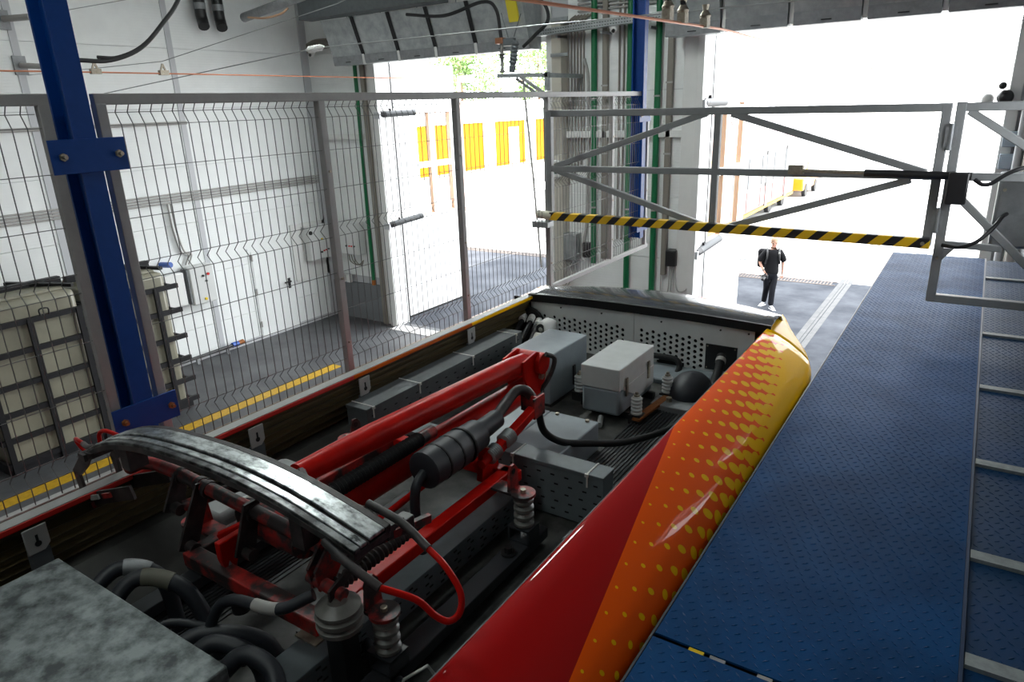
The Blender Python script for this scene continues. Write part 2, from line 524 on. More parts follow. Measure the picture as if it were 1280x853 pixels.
# door operators: grey barrels on the frames
op_m = mat('operator_grey', (0.10, 0.105, 0.11), 0.5)
for i, (p, q, lb) in enumerate((((-4.12, 12.2, 5.06), (-4.0, 13.0, 5.06), 'white tubular door operator above the gate rail at the middle doorway edge'),
                                ((-4.12, 12.2, 2.46), (-3.95, 13.0, 2.62), 'white tubular door operator below the striped barrier'),
                                ((-11.62, 12.2, 5.04), (-11.2, 12.95, 5.06), 'upper grey tubular door operator at the far-left doorway'),
                                ((-11.62, 12.2, 2.52), (-11.2, 12.95, 2.68), 'lower grey tubular door operator at the far-left doorway'))):
    p, q = V(*p), V(*q)
    t = thing('door_operator', lb, 'door operator', p)
    part('barrel', MB().cyl(p.lerp(q, 0.15), q, 0.07, 16), op_m, t)
    part('end_cap', MB().cyl(p.lerp(q, 0.02), p.lerp(q, 0.17), 0.072, 14), blackp_m, t)
    part('knob', MB().cyl(p.lerp(q, 0.32) + V(0, 0, 0.05), p.lerp(q, 0.30) + V(0, 0, 0.12), 0.025, 10), blackp_m, t)
    part('bracket', MB().box(p.x - 0.10, p.x + 0.06, p.y - 0.08, p.y + 0.06, p.z - 0.09, p.z + 0.05), trim_m, t, bevel=0.006)
t = thing('door_sensor', 'black round sensor on the right-hand door frame above the gate', 'sensor', (0.1, 12.1, 4.95))
part('body', MB().sphere((0.12, 12.0, 5.0), 0.10), blackp_m, t)
part('knob', MB().sphere((0.07, 12.0, 5.15), 0.05), blackp_m, t)
part('bracket', MB().box(0.1, 0.2, 12.0, 12.12, 4.9, 4.96), white_m, t)
part('lens_cover', MB().sphere((-0.08, 12.1, 4.98), 0.08), white_m, t)

# ---------------------------------------------------------------- pipes and conduits on the end wall
for x, z0, lb in ((-6.20, 2.1, 'green vertical pipe left of the brown trunking, nearest the cable bundle'), (-5.49, 0.3, 'green vertical pipe just left of the blue hanging post'),
                  (-4.96, 0.3, 'green vertical pipe just right of the blue hanging post')):
    t = thing('green_pipe', lb, 'pipe', (x, 12.2, z0), 'green pipes on the end wall')
    part('pipe', MB().cyl((x, 12.22, z0), (x, 12.22, 8.1), 0.055, 14), green_m, t)
    for z in (1.2, 3.2, 5.2, 7.2):
        if z > z0:
            part('clamp', MB().lathe((x, 12.22, z), (0, 0, 1), [(0.062, -0.015), (0.062, 0.015)], 14).box(x - 0.02, x + 0.02, 12.26, 12.298, z - 0.015, z + 0.015), conduit_m, t)
t = thing('green_pipe', 'slim green pipe with an orange end beside the far-left doorway', 'pipe', (-12.3, 12.2, 1.05), 'green pipes on the end wall')
part('pipe', MB().cyl((-12.27, 12.15, 1.12), (-12.17, 12.15, 8.1), 0.045, 12), green_m, t)
part('end_fitting', MB().cyl((-12.275, 12.15, 1.0), (-12.27, 12.15, 1.13), 0.05, 12), mat('brass_orange', (0.45, 0.14, 0.03), 0.4, 0.4), t)
for x, z0, lb in ((-5.98, 2.2, 'brown cable trunking right of the first green pipe'), (-4.74, 2.0, 'brown cable trunking beside the right doorway frame')):
    t = thing('cable_trunking', lb, 'trunking', (x, 12.2, z0))
    part('duct', MB().box(x - 0.05, x + 0.05, 12.2, 12.298, z0, 8.0), cond_d, t, bevel=0.01)
    for z in (3.0, 4.2, 5.4, 6.6):
        part('clip', MB().box(x - 0.06, x + 0.06, 12.19, 12.22, z, z + 0.03), conduit_m, t)
for k in range(6):
    x = -6.76 + k * 0.065
    pts = [(x, 12.27, 2.9 - 0.05 * k), (x, 12.27, 6.1)]
    solo('conduit', MB().tube(spline([(x, 12.27, 3.6 + 0.1 * k), (x, 12.27, 5), (x, 12.27, 6.4), (x + 0.02, 12.27, 6.55), (x + 0.16, 12.27, 6.64)], 4), 0.018, 8), cond_d,
         ['first', 'second', 'third', 'fourth', 'fifth', 'sixth'][k] + ' thin upright conduit from the beige column', 'conduit', 'upright conduits on the end wall')
solo('conduit', MB().tube(spline([(-6.42, 12.26, 5.9), (-6.34, 12.26, 5.5), (-6.34, 12.26, 4.2), (-6.36, 12.26, 3), (-6.45, 12.26, 2.4)], 5), 0.028, 8), conduit_m, 'thick grey flexible conduit hanging right of the conduit bundle', 'conduit')
for x in (-5.72, -5.63):
    solo('conduit', MB().cyl((x, 12.27, 2.6), (x, 12.27, 8), 0.018, 8), cond_d, ('left' if x < -5.7 else 'right') + ' one of two thin conduits running up behind the security camera', 'conduit', 'twin conduits behind the camera')
for k in range(5):
    z = 6.70 + k * 0.06
    solo('conduit', MB().tube(spline([(-6.55, 12.25, z), (-5.6, 12.25, z), (-4.2, 12.25, z + 0.02)], 3), 0.016, 8), conduit_m, ['lowest', 'second lowest', 'middle', 'second highest', 'highest'][k] + ' horizontal conduit above the perforated tray on the end wall', 'conduit', 'horizontal conduits on the end wall')


def wall_box(name, x0, x1, y0, y1, z0, z1, m, lb, cat='electrical box', face='y', buttons=(), bevel=0.015, grp=None):
    t = thing(name, lb, cat, ((x0 + x1) / 2, (y0 + y1) / 2, z0), grp)
    part('housing', MB().box(x0, x1, y0, y1, z0, z1), m, t, bevel=bevel)
    if face == 'y':
        part('lid', MB().box(x0 + 0.02, x1 - 0.02, y0 - 0.012, y0, z0 + 0.02, z1 - 0.02), m, t, bevel=0.004)
    else:
        part('lid', MB().box(x1, x1 + 0.012, y0 + 0.02, y1 - 0.02, z0 + 0.02, z1 - 0.02), m, t, bevel=0.004)
    for (a, z, bm, r) in buttons:
        if face == 'y':
            part('button', MB().cyl((x0 + a, y0 - 0.012, z0 + z), (x0 + a, y0 - 0.04, z0 + z), r, 10), bm, t)
        else:
            part('button', MB().cyl((x1 + 0.012, y0 + a, z0 + z), (x1 + 0.04, y0 + a, z0 + z), r, 10), bm, t)
    return t


wall_box('junction_box', -6.92, -6.50, 12.05, 12.3, 2.14, 2.68, galv_m, 'grey metal junction box at the foot of the conduit bundle')
wall_box('socket_box', -6.42, -6.25, 12.16, 12.3, 2.2, 2.5, blackp_m, 'small black socket box beside the grey junction box')
wall_box('socket_box', -4.66, -4.46, 12.1, 12.3, 2.2, 2.5, blackp_m, 'black square socket box beside the right doorway frame')
for i, pts in enumerate((((-4.6, 12.2, 2.2), (-4.62, 12.2, 1.7), (-4.75, 12.2, 1.55), (-4.78, 12.22, 2.1)), ((-4.5, 12.2, 2.2), (-4.42, 12.15, 1.75), (-4.2, 12.15, 1.85), (-4.1, 12.2, 2.4)),
                         ((-4.55, 12.2, 2.2), (-4.58, 12.2, 1.5), (-4.58, 12.2, 0.8)))):
    solo('cable', MB().tube(spline(pts, 8), 0.014, 7), conduit_m, ['grey cable looping left below the black socket box by the doorway', 'grey cable looping right to the door operator below the barrier', 'grey cable hanging straight down from the black socket box by the doorway'][i], 'cable')
for k in range(4):
    x = -6.85 + 0.05 * k
    solo('cable', MB().tube(spline([(-6.75 + k * 0.06, 12.1, 2.14), (-6.6 - 0.1 * k, 12.05, 1.8 - 0.06 * k), (-6.85, 12.05, 1.5 - 0.03 * k), (-7.0 + 0.12 * k, 12.05, 1.85), (-6.7, 12.08, 1.95 + 0.02 * k)], 7), 0.012, 6), conduit_m,
         ['outermost', 'second outermost', 'second innermost', 'innermost'][k] + ' looped grey cable in the tangle under the junction box', 'cable', 'tangled cables under the junction box')
t = wall_box('exit_sign_box', -6.98, -6.80, 11.9, 12.02, 3.78, 4.1, white_m, 'small white sign box with a green running-figure patch on the beige column', 'sign')
part('green_patch', MB().box(-6.96, -6.82, 11.884, 11.892, 3.85, 3.98), mat('sign_green', (0.01, 0.10, 0.06), 0.4), t)
part('arrow', MB().box(-6.915, -6.865, 11.88, 11.886, 3.89, 3.94), white_m, t)

# perforated tray, cameras
t = thing('cable_tray', 'long perforated galvanised tray crossing the end wall between the doors', 'cable tray', (-5.9, 11.9, 6.4))
part('channel', MB().bar((-7.3, 11.9, 6.37), (-4.6, 11.9, 6.47), 0.02, 0.11).bar((-7.3, 11.97, 6.32), (-4.6, 11.97, 6.42), 0.14, 0.012).bar((-7.3, 12.04, 6.37), (-4.6, 12.04, 6.47), 0.02, 0.11), galv_m, t)
sl = MB()
for k in range(52):
    f = (k + 0.5) / 52
    p = V(-7.3, 11.888, 6.37).lerp(V(-4.6, 11.888, 6.47), f)
    for dz in (-0.025, 0.025):
        sl.box(p.x - 0.014, p.x + 0.014, p.y - 0.002, p.y + 0.001, p.z + dz - 0.006, p.z + dz + 0.006)
part('slots', sl, hole_m, t, kind='stuff')
for x in (-6.8, -5.9, -5.0):
    part('support', MB().box(x - 0.02, x + 0.02, 11.9, 12.298, 6.27, 6.31), galv_d, t)
for (x, y, z, lb) in ((-5.72, 12.02, 6.32, 'small white dome security camera under the perforated tray'), (-13.38, 12.0, 6.42, 'small white dome security camera in the left corner')):
    t = thing('security_camera', lb, 'security camera', (x, y, z))
    part('body', MB().lathe((x, y, z), (0, 0, 1), [(0.06, 0.0), (0.085, 0.03), (0.085, 0.12), (0.06, 0.14)], 16), white_m, t)
    part('dome', MB().sphere((x + 0.02, y - 0.03, z - 0.01), 0.06), white_m, t)
    part('lens', MB().cyl((x + 0.03, y - 0.07, z - 0.02), (x + 0.035, y - 0.1, z - 0.035), 0.03, 12), blackp_m, t)
    part('mount', MB().box(x - 0.05, x + 0.05, y + 0.02, 12.3, z + 0.08, z + 0.16), white_m, t)

# ---------------------------------------------------------------- left wall fittings
for k in range(4):
    z = 3.46 + k * 0.055
    t = solo('conduit', MB().tube([(-13.86, -4, z - 0.03), (-13.86, 6, z), (-13.86, 12.2, z + 0.02)], 0.018, 8), conduit_m, ['lowest', 'second lowest', 'second highest', 'highest'][k] + ' of the four long horizontal conduits along the white left wall', 'conduit', 'horizontal conduits on the left wall')
for dy in (0.0, 0.07):
    solo('conduit', MB().tube(spline([(-13.84, 8.1 + dy, 3.45), (-13.84, 8.12 + dy, 2.9), (-13.84, 8.2 + dy, 2.45), (-13.84, 8.35 + dy, 2.35), (-13.84, 8.25 + dy, 2.15)], 6), 0.018, 8), conduit_m,
         ('left' if dy == 0 else 'right') + ' one of two conduits dropping to the control box behind the tank', 'conduit', 'conduits dropping to the control box')
struct('baseboard_left', MB().box(-13.9, -13.87, -10, 12.3, 0, 0.1), trim_m)
wall_box('control_box', -13.88, -13.62, 8.15, 8.72, 1.30, 2.12, boxgrey_m, 'grey control box with a red button on the left wall beside the tanks', face='x', buttons=((0.3, 0.6, blk_btn, 0.025), (0.42, 0.62, red_btn, 0.03), (0.36, 0.48, blk_btn, 0.02), (0.28, 0.10, yel_btn, 0.03)))
part('vent_grille', MB().box(-13.86, -13.64, 8.12, 8.15, 1.34, 2.08), galv_d, bpy.data.objects['control_box'])
wall_box('electrical_box', -13.88, -13.62, 11.42, 12.12, 1.62, 2.46, boxgrey_m, 'white control box with a round black knob on the left wall', face='x', buttons=((0.06, 0.70, blk_btn, 0.05), (0.35, 0.18, blk_btn, 0.025), (0.43, 0.2, red_btn, 0.02), (0.50, 0.21, red_btn, 0.02), (0.58, 0.22, blk_btn, 0.02), (0.40, 0.5, yel_btn, 0.025)))
wall_box('electrical_box', -13.2, -12.55, 12.0, 12.28, 1.75, 2.55, boxgrey_m, 'white control box on the end wall behind the slim green pipe', buttons=((0.28, 0.22, blk_btn, 0.025), (0.38, 0.22, red_btn, 0.02), (0.46, 0.22, red_btn, 0.02), (0.55, 0.22, blk_btn, 0.02)))
part('back_board', MB().box(-13.89, -13.86, 11.1, 12.2, 1.15, 2.55), white_m, bpy.data.objects['electrical_box'])
wall_box('valve_unit', -13.88, -13.66, 7.6, 8.05, 1.35, 2.05, white_m, 'white pump unit half hidden behind the tanks on the left wall', face='x')
solo('blue_lamp', MB().cyl((-13.9, 7.75, 2.25), (-13.6, 7.78, 2.27), 0.06, 12), mat('blue_plastic', (0.01, 0.08, 0.4), 0.3), 'small round blue fitting above the pump unit on the left wall', 'fitting')
for k in range(3):
    solo('cable', MB().tube(spline([(-13.0 + 0.08 * k, 12.1, 1.75), (-12.95 + 0.1 * k, 12.1, 1.55), (-12.7 + 0.06 * k, 12.1, 1.48), (-12.55, 12.15, 1.6)], 6), 0.014, 6), cond_d, ['left', 'middle', 'right'][k] + ' one of the short cables bunched below the white end-wall control box', 'cable', 'cables below the end-wall control box')
t = struct('door_3', MB().box(-13.9, -13.865, 9.9, 11.0, 0.04, 2.12), wall_m)
part('door_frame', MB().box(-13.905, -13.88, 9.82, 9.9, 0.02, 2.12).box(-13.905, -13.88, 11.0, 11.08, 0.02, 2.12).box(-13.905, -13.88, 9.82, 11.08, 2.12, 2.2), wall_m, t)
part('handle', MB().box(-13.865, -13.84, 10.82, 10.88, 1.05, 1.3).bar((-13.80, 10.87, 1.22), (-13.80, 10.68, 1.22), 0.03, 0.03).box(-13.86, -13.79, 10.84, 10.87, 1.2, 1.24), blackp_m, t)
for z in (0.3, 1.1, 1.9):
    part('hinge', MB().cyl((-13.86, 9.9, z), (-13.86, 9.9, z + 0.14), 0.02, 8), conduit_m, t)
t = thing('floor_hose', 'black pipe with a blue valve lying along the foot of the left wall', 'pipe', (-13.6, 8.5, 0.1))
part('pipe', MB().cyl((-13.65, 7.4, 0.16), (-13.7, 8.95, 0.16), 0.035, 10), blackp_m, t)
part('valve', MB().cyl((-13.7, 8.92, 0.16), (-13.7, 9.08, 0.16), 0.06, 12), bpy.data.materials['blue_plastic'], t)
part('end_fitting', MB().cyl((-13.7, 9.08, 0.16), (-13.7, 9.22, 0.17), 0.055, 12), rust_m, t)
for y in (8.0, 8.75):
    part('pipe_foot', MB().box(-13.72, -13.66, y, y + 0.06, 0, 0.13), galv_d, t)
for k, y in enumerate((9.5, 9.92)):
    t = thing('vent_pipe', ['left one of two black vent pipes high on the left wall', 'right one of two black vent pipes high on the left wall'][k], 'vent pipe', (-13.7, y, 6.8), 'black vent pipes')
    part('pipe', MB().tube(spline([(-13.72, y, 8.1), (-13.72, y, 7.2), (-13.70, y, 6.98), (-13.62, y - 0.04, 6.86)], 5), 0.11, 14), blackp_m, t)
    part('band', MB().lathe((-13.72, y, 7.25), (0, 0, 1), [(0.117, -0.06), (0.117, 0.06)], 14), galv_d, t)
t = thing('small_socket', 'pair of small white sockets low on the corner of the end wall', 'socket', (-13.45, 12.2, 0.9))
part('socket', MB().box(-13.5, -13.35, 12.2, 12.28, 0.95, 1.15), white_m, t, bevel=0.01)
part('socket', MB().box(-13.3, -13.15, 12.2, 12.28, 0.95, 1.15), white_m, t, bevel=0.01)

# ---------------------------------------------------------------- caged tanks
def tank(x0, x1, y0, y1, h, posts, lb):
    t = thing('caged_tank', lb, 'tank', ((x0 + x1) / 2, (y0 + y1) / 2, 0), 'caged plastic tanks')
    b = MB().box(x0 + 0.04, x1 - 0.04, y0 + 0.05, y1 - 0.05, 0.1, h)
    part('tank_body', b, tank_m, t, bevel=0.09)
    part('lid_ridge', MB().box(x0 + 0.15, x1 - 0.15, y0 + 0.15, y1 - 0.15, h - 0.02, h + 0.05), tank_m, t, bevel=0.03)
    part('pallet', MB().box(x0, x1, y0, y1, 0.0, 0.12), cage_m, t)
    for z in (0.16, 0.55, 0.95, 1.37, 1.86, 2.30):
        part('cage_hoop', MB().box(x1 - 0.03, x1 + 0.03, y0 - 0.02, y1 + 0.12 * (y1 > 6), z - 0.04, z + 0.04).box(x0, x1, y1 - 0.02, y1 + 0.02, z - 0.04, z + 0.04)
             .box(x0, x1, y0 - 0.02, y0 + 0.02, z - 0.04, z + 0.04), cage_m, t)
    for y in posts:
        part('cage_post', MB().box(x1 + 0.0, x1 + 0.05, y - 0.04, y + 0.04, 0.02, 2.33), cage_m, t)
    part('top_bar', MB().box(x0 + 0.5, x0 + 0.62, y0, y1, h + 0.03, h + 0.13), cage_m, t)
    part('top_bar', MB().bar((x0 + 0.3, y0 + 0.9, h + 0.12), (x1 - 0.1, y1 - 0.05, h + 0.05), 0.08, 0.05), cage_m, t)
    part('loop_handle', MB().tube(spline([(x1 + 0.03, posts[-1] - 0.55, 2.33), (x1 + 0.03, posts[-1] - 0.55, 2.43), (x1 + 0.03, posts[-1] - 0.43, 2.43), (x1 + 0.03, posts[-1] - 0.43, 2.33)], 3), 0.012, 6), cage_m, t)
    return t


tank(-12.85, -11.66, 3.55, 5.12, 2.62, (3.62, 4.31, 5.02), 'cream plastic tank in a black cage left of the blue post')
tank(-12.85, -11.66, 5.20, 6.60, 2.58, (5.28, 5.8, 6.3), 'cream plastic tank in a black cage behind and right of the blue post')

# ---------------------------------------------------------------- air curtains over the doors
curt_poly = [(11.64, 6.10), (12.05, 6.10), (12.05, 6.98), (11.36, 6.98), (11.62, 6.26)]


def curtain(x0, x1, lb, grp, m=galv_m, patch=False):
    t = thing('air_curtain', lb, 'air curtain', ((x0 + x1) / 2, 11.8, 6.1), grp)
    part('casing', MB().prism(curt_poly, 'x', x0 + 0.012, x1 - 0.012), m, t)
    part('lip', MB().prism([(11.625, 6.095), (11.66, 6.09), (11.66, 6.27), (11.60, 6.27)], 'x', x0 + 0.012, x1 - 0.012), galv_d, t)
    part('label_slot', MB().box((x0 + x1) / 2 - 0.07, (x0 + x1) / 2 + 0.07, 11.60, 11.64, 6.135, 6.15), black_m, t)
    part('hanger', MB().cyl(((x0 + x1) / 2, 11.7, 6.95), ((x0 + x1) / 2, 11.7, 8.2), 0.012, 6), galv_d, t)
    if patch:
        part('yellow_patch', MB().prism([(11.33, 6.99), (11.37, 6.99), (11.505, 6.56), (11.47, 6.55)], 'x', x1 - 0.33, x1 - 0.12), mat('yellow_patch', (0.55, 0.45, 0.02), 0.4), t)
    return t


xl = [-12.3, -11.36, -10.36, -9.38, -8.40, -7.2]
ordn = ['leftmost', 'second from left', 'third from left', 'fourth from left', 'rightmost']
for i in range(5):
    curtain(xl[i], xl[i + 1], ordn[i] + ' galvanised air curtain over the left doorway' + (' with a yellow patch' if i == 4 else ''), 'air curtains over the left doorway', patch=(i == 4))
    if i:
        t = thing('strap', 'dark bar standing for the shaded gap between the %s air curtains of the left doorway' % ['', 'first and second', 'second and third', 'third and fourth', 'fourth and fifth'][i], 'strap', (xl[i], 11.5, 6.1), 'straps between air curtains')
        part('band', MB().bar((xl[i], 11.345, 6.98), (xl[i], 11.605, 6.27), 0.085, 0.015, (0, -1, 0)), black_m, t)  # black bar stands in for the shade in the gap between units
        part('clip', MB().bar((xl[i], 11.60, 6.28), (xl[i], 11.625, 6.08), 0.06, 0.02, (0, -1, 0)), white_m, t)
xr = [-4.66, -3.68, -2.68, -1.69, -0.72, 0.3]
for i in range(5):
    curtain(xr[i] + 0.03, xr[i + 1] - 0.03, ordn[i] + ' galvanised air curtain over the right doorway', 'air curtains over the right doorway')
    if i:
        t = thing('strap', 'pale bracket between the %s air curtains of the right doorway' % ['', 'first and second', 'second and third', 'third and fourth', 'fourth and fifth'][i], 'strap', (xr[i], 11.5, 6.1), 'straps between air curtains')
        part('clip', MB().box(xr[i] - 0.03, xr[i] + 0.03, 11.66, 11.9, 6.12, 7.1), white_m, t)
# duct beam over the left curtains, with a grey pipe and orange cable
solo('duct_beam', MB().box(-12.55, -8.8, 11.0, 11.36, 6.99, 7.4), traydk_m, 'dark grey steel beam above the left air curtains', 'beam', bevel=0.01)
t = thing('ceiling_pipe', 'grey pipe with an orange cable above the left air curtains', 'pipe', (-12.6, 10.4, 7.2))
part('pipe', MB().cyl((-13.3, 10.2, 7.05), (-11.2, 10.2, 7.3), 0.09, 12), galv_d, t)
part('orange_cable', MB().tube(spline([(-13.0, 10.08, 7.02), (-12.4, 10.02, 6.95), (-12.0, 10.1, 7.0), (-11.9, 10.2, 7.1)], 6), 0.02, 8), orange_seal, t)

# bracket with insulators by the beige column
t = thing('wire_bracket', 'galvanised wall bracket with two insulators and a copper clamp', 'bracket', (-7.2, 11.0, 5.6))
part('arm', MB().bar((-7.5, 11.0, 5.64), (-6.45, 11.0, 5.60), 0.07, 0.07), galv_m, t)
part('arm_mount', MB().bar((-6.48, 11.0, 5.35), (-6.48, 11.0, 5.65), 0.07, 0.07).bar((-6.48, 11.0, 5.60), (-6.48, 12.3, 5.60), 0.07, 0.07), galv_m, t)
part('brace', MB().bar((-7.02, 11.0, 5.6), (-6.5, 11.0, 5.28), 0.05, 0.05), galv_m, t)
part('brace', MB().bar((-7.15, 11.05, 5.58), (-6.7, 11.3, 5.2), 0.05, 0.05), galv_m, t)
part('insulator', MB().lathe((-7.40, 11.0, 5.68), (0, 0, 1), [(0.03, 0), (0.06, 0.02), (0.03, 0.06), (0.03, 0.24), (0.075, 0.26), (0.03, 0.28), (0.075, 0.31), (0.03, 0.33), (0.03, 0.48)], 14), porc_m, t)
part('insulator', MB().lathe((-7.20, 11.0, 5.68), V(0.18, 0, 1), [(0.05, 0), (0.06, 0.1), (0.045, 0.12)] + [(0.075 if k % 2 else 0.055, 0.14 + 0.03 * k) for k in range(12)] + [(0.04, 0.52)], 14), traydk_m, t)
part('copper_clamp', MB().box(-7.50, -7.34, 10.94, 11.06, 6.16, 6.26), mat('copper_block', (0.30, 0.13, 0.07), 0.45, 0.5), t, bevel=0.01)
part('steel_clamp', MB().box(-7.34, -7.12, 10.95, 11.05, 6.12, 6.24), traydk_m, t, bevel=0.01)
part('antenna_rod', MB().cyl((-7.22, 10.95, 6.25), (-7.35, 10.95, 6.65), 0.01, 6), traydk_m, t)
part('antenna_rod', MB().cyl((-7.1, 10.95, 6.25), (-6.95, 10.95, 6.6), 0.01, 6), traydk_m, t)
for k, pts in enumerate((((-9.5, 10.95, 6.82), (-8.6, 10.95, 6.72), (-7.75, 10.95, 6.86), (-7.47, 10.97, 6.72), (-7.40, 11.0, 6.24)),
                         ((-6.6, 11.0, 7.2), (-6.75, 11.0, 6.9), (-6.5, 11.0, 6.7), (-6.45, 11.0, 6.45), (-6.7, 11.0, 6.25), (-6.95, 11.0, 6.08)))):
    solo('power_cable', MB().tube(spline(pts, 8), 0.03, 8), black_m, ['thick black cable draped along the left air curtains to the copper clamp', 'thick black cable dropping to the dark leaning insulator'][k], 'cable')
solo('hanging_rod', MB().tube([(-7.0, 11.05, 5.55), (-6.85, 11.05, 4.0), (-6.7, 11.05, 2.2)], 0.02, 6), conduit_m, 'thin grey rod hanging from the wall bracket', 'rod')
for z in (6.55, 5.95):
    solo('perforated_strip', MB().box(-6.98, -6.62, 11.98, 12.01, z, z + 0.06), galv_m, 'short perforated galvanised strip on the beige column, %s' % ('upper' if z > 6 else 'lower'), 'strip')

# ---------------------------------------------------------------- overhead wires inside
t = thing('contact_wire', 'copper contact wire over the empty left track', 'wire', (-9.3, 4, 5.68))
part('wire', MB().tube([(-9.3, -9.9, 5.62), (-9.3, 4.8, 5.68), (-9.3, 12, 5.68), (-9.3, 60, 5.66)], 0.009, 6), copper_m, t)
for y in (4.85, 5.74):
    part('clamp', MB().box(-9.33, -9.27, y - 0.06, y + 0.06, 5.66, 5.72).bar((-9.3, y - 0.03, 5.72), (-9.3, y, 5.8), 0.02, 0.02).bar((-9.3, y + 0.03, 5.72), (-9.3, y, 5.8), 0.02, 0.02), bolt_m, t)
solo('feeder_cable', MB().tube(spline([(-9.0, 4.3, 5.80), (-9.0, 4.55, 5.79), (-9.0, 4.9, 5.80), (-9.0, 5.3, 5.95), (-9.0, 5.65, 6.25), (-9.0, 5.96, 6.6), (-9.0, 6.2, 7.2)], 6), 0.026, 8), black_m,
     'thick black feeder cable rising from the left contact wire', 'cable')
solo('span_wire', MB().tube([(-13.9, 6.1, 5.9), (-9.3, 5.74, 5.83), (-6.5, 6.3, 6.3), (-4.5, 6.8, 6.9)], 0.005, 5), steelw_m, 'thin steel span wire holding the left contact wire', 'wire')
t = thing('wall_anchor', 'grey insulated wire anchor on the left wall beside the post', 'anchor', (-13.8, 6.0, 6.3), 'wire anchors on the left wall')
part('insulator', MB().cyl((-13.85, 6.0, 6.05), (-13.55, 6.22, 6.02), 0.045, 10), conduit_m, t)
part('anchor_plate', MB().box(-13.9, -13.86, 5.9, 6.1, 5.9, 6.2), galv_d, t)
t = thing('wall_anchor', 'grey insulated wire anchor high at the top-left corner', 'anchor', (-13.8, 6.0, 6.8), 'wire anchors on the left wall')
part('insulator', MB().cyl((-13.85, 5.9, 6.76), (-13.5, 6.15, 6.78), 0.05, 10), conduit_m, t)
part('anchor_plate', MB().box(-13.9, -13.86, 5.8, 6.0, 6.6, 6.9), galv_d, t)
solo('span_wire', MB().tube([(-13.5, 6.15, 6.78), (-9.3, 7.5, 7.05)], 0.006, 5), steelw_m, 'thin steel wire running from the top-left wall anchor', 'wire')
t = thing('cross_wire', 'pale steel cross wire with a white insulator in the left corner', 'wire', (-7.8, 7.1, 5.95))
part('wire', MB().tube([(-13.8, 7.05, 5.55), (-7.8, 7.08, 5.95), (-4.3, 7.3, 5.96), (-2.35, 7.42, 5.95), (0.6, 7.56, 5.95)], 0.008, 6), steelw_m, t)
part('insulator', MB().lathe((-8.0, 7.08, 5.935), V(1, 0, 0.06), [(0.012, 0)] + [(0.045 if k % 2 else 0.03, 0.05 + 0.025 * k) for k in range(10)] + [(0.012, 0.36)], 12), white_m, t)
t = thing('contact_wire', 'copper contact wire over the red tram', 'wire', (-2.03, 5, 5.65))
part('wire', MB().tube([(-2.03, -9.9, 5.5), (-2.03, 3.1, 5.60), (-2.03, 6.4, 5.67), (-2.03, 15.6, 5.56), (-2.03, 60, 5.6)], 0.010, 6), copper_m, t)
for y in (5.15, 5.45, 5.95):
    part('clamp', MB().box(-2.06, -2.0, y - 0.04, y + 0.04, 5.65, 5.72).lathe((-2.03, y, 5.70), (0, 0, 1), [(0.03, 0), (0.045, 0.04), (0.02, 0.08), (0.03, 0.12)], 10), bolt_m, t)
for k, y in enumerate((5.15, 5.45)):
    solo('feeder_cable', MB().tube(spline([(-2.03, y, 5.74), (-2.03, y, 5.95), (-2.0, y + 0.08, 6.3), (-1.95, y + 0.3, 7.5)], 6), 0.024, 8), black_m, ['left one of two black feeder cables rising from the tram contact wire', 'right one of two black feeder cables rising from the tram contact wire'][k], 'cable')

solo('conduit', MB().tube([(-13.86, -4, 4.98), (-13.86, 8.85, 5.02)], 0.035, 8), conduit_m, 'upper grey conduit ending at a joint strip high on the left wall', 'conduit')
t = thing('cable_bundle', 'dark bundle of coiled cables high in the left corner', 'cable', (-13.4, 12.1, 6.5))
for k in range(6):
    part('cable', MB().tube(spline([(-13.75, 12.2, 6.66 - 0.035 * k), (-13.3, 12.1, 6.72 - 0.04 * k), (-12.7, 12.15, 6.70 - 0.03 * k)], 5), 0.022, 7), cond_d, t)
solo('feeder_cable', MB().tube(spline([(-9.0, 4.75, 5.83), (-9.0, 5.0, 5.84), (-9.0, 5.33, 5.98), (-9.0, 5.68, 6.28), (-9.0, 5.99, 6.63), (-9.0, 6.23, 7.2)], 6), 0.02, 8), black_m,
     'thinner black cable bundled with the feeder cable of the left contact wire', 'cable')
# ================================================================ FENCE, GATE, PLATFORM
FX = -3.5


def fence_mesh(y0, y1, parent):
    m = MB()
    folds = (4.375, 3.53)
    prof = [(5.19, 0), (5.14, -0.035), (5.08, 0)]
    for z in folds:
        prof += [(z + 0.045, 0), (z, -0.045), (z - 0.045, 0)]
    prof += [(3.38, 0)]
    n = round((y1 - y0) / 0.06)
    for k in range(1, n):
        y = y0 + (y1 - y0) * k / n
        m.tube([(FX + 0.012 + dx, y, z) for z, dx in prof], 0.0026, 4)
    for z in [q for f in folds for q in (f + 0.045, f - 0.045)] + [5.08, 4.88, 4.64, 4.09, 3.83]:
        m.tube([(FX + 0.007, y0, z), (FX + 0.007, y1, z)], 0.0026, 4)
    m.tube([(FX - 0.028, y0, 5.14), (FX - 0.028, y1, 5.14)], 0.0026, 4)
    part('wire_mesh', m, wire_m, parent, kind='stuff', label='thin grey welded wire mesh with V folds', flat=True)


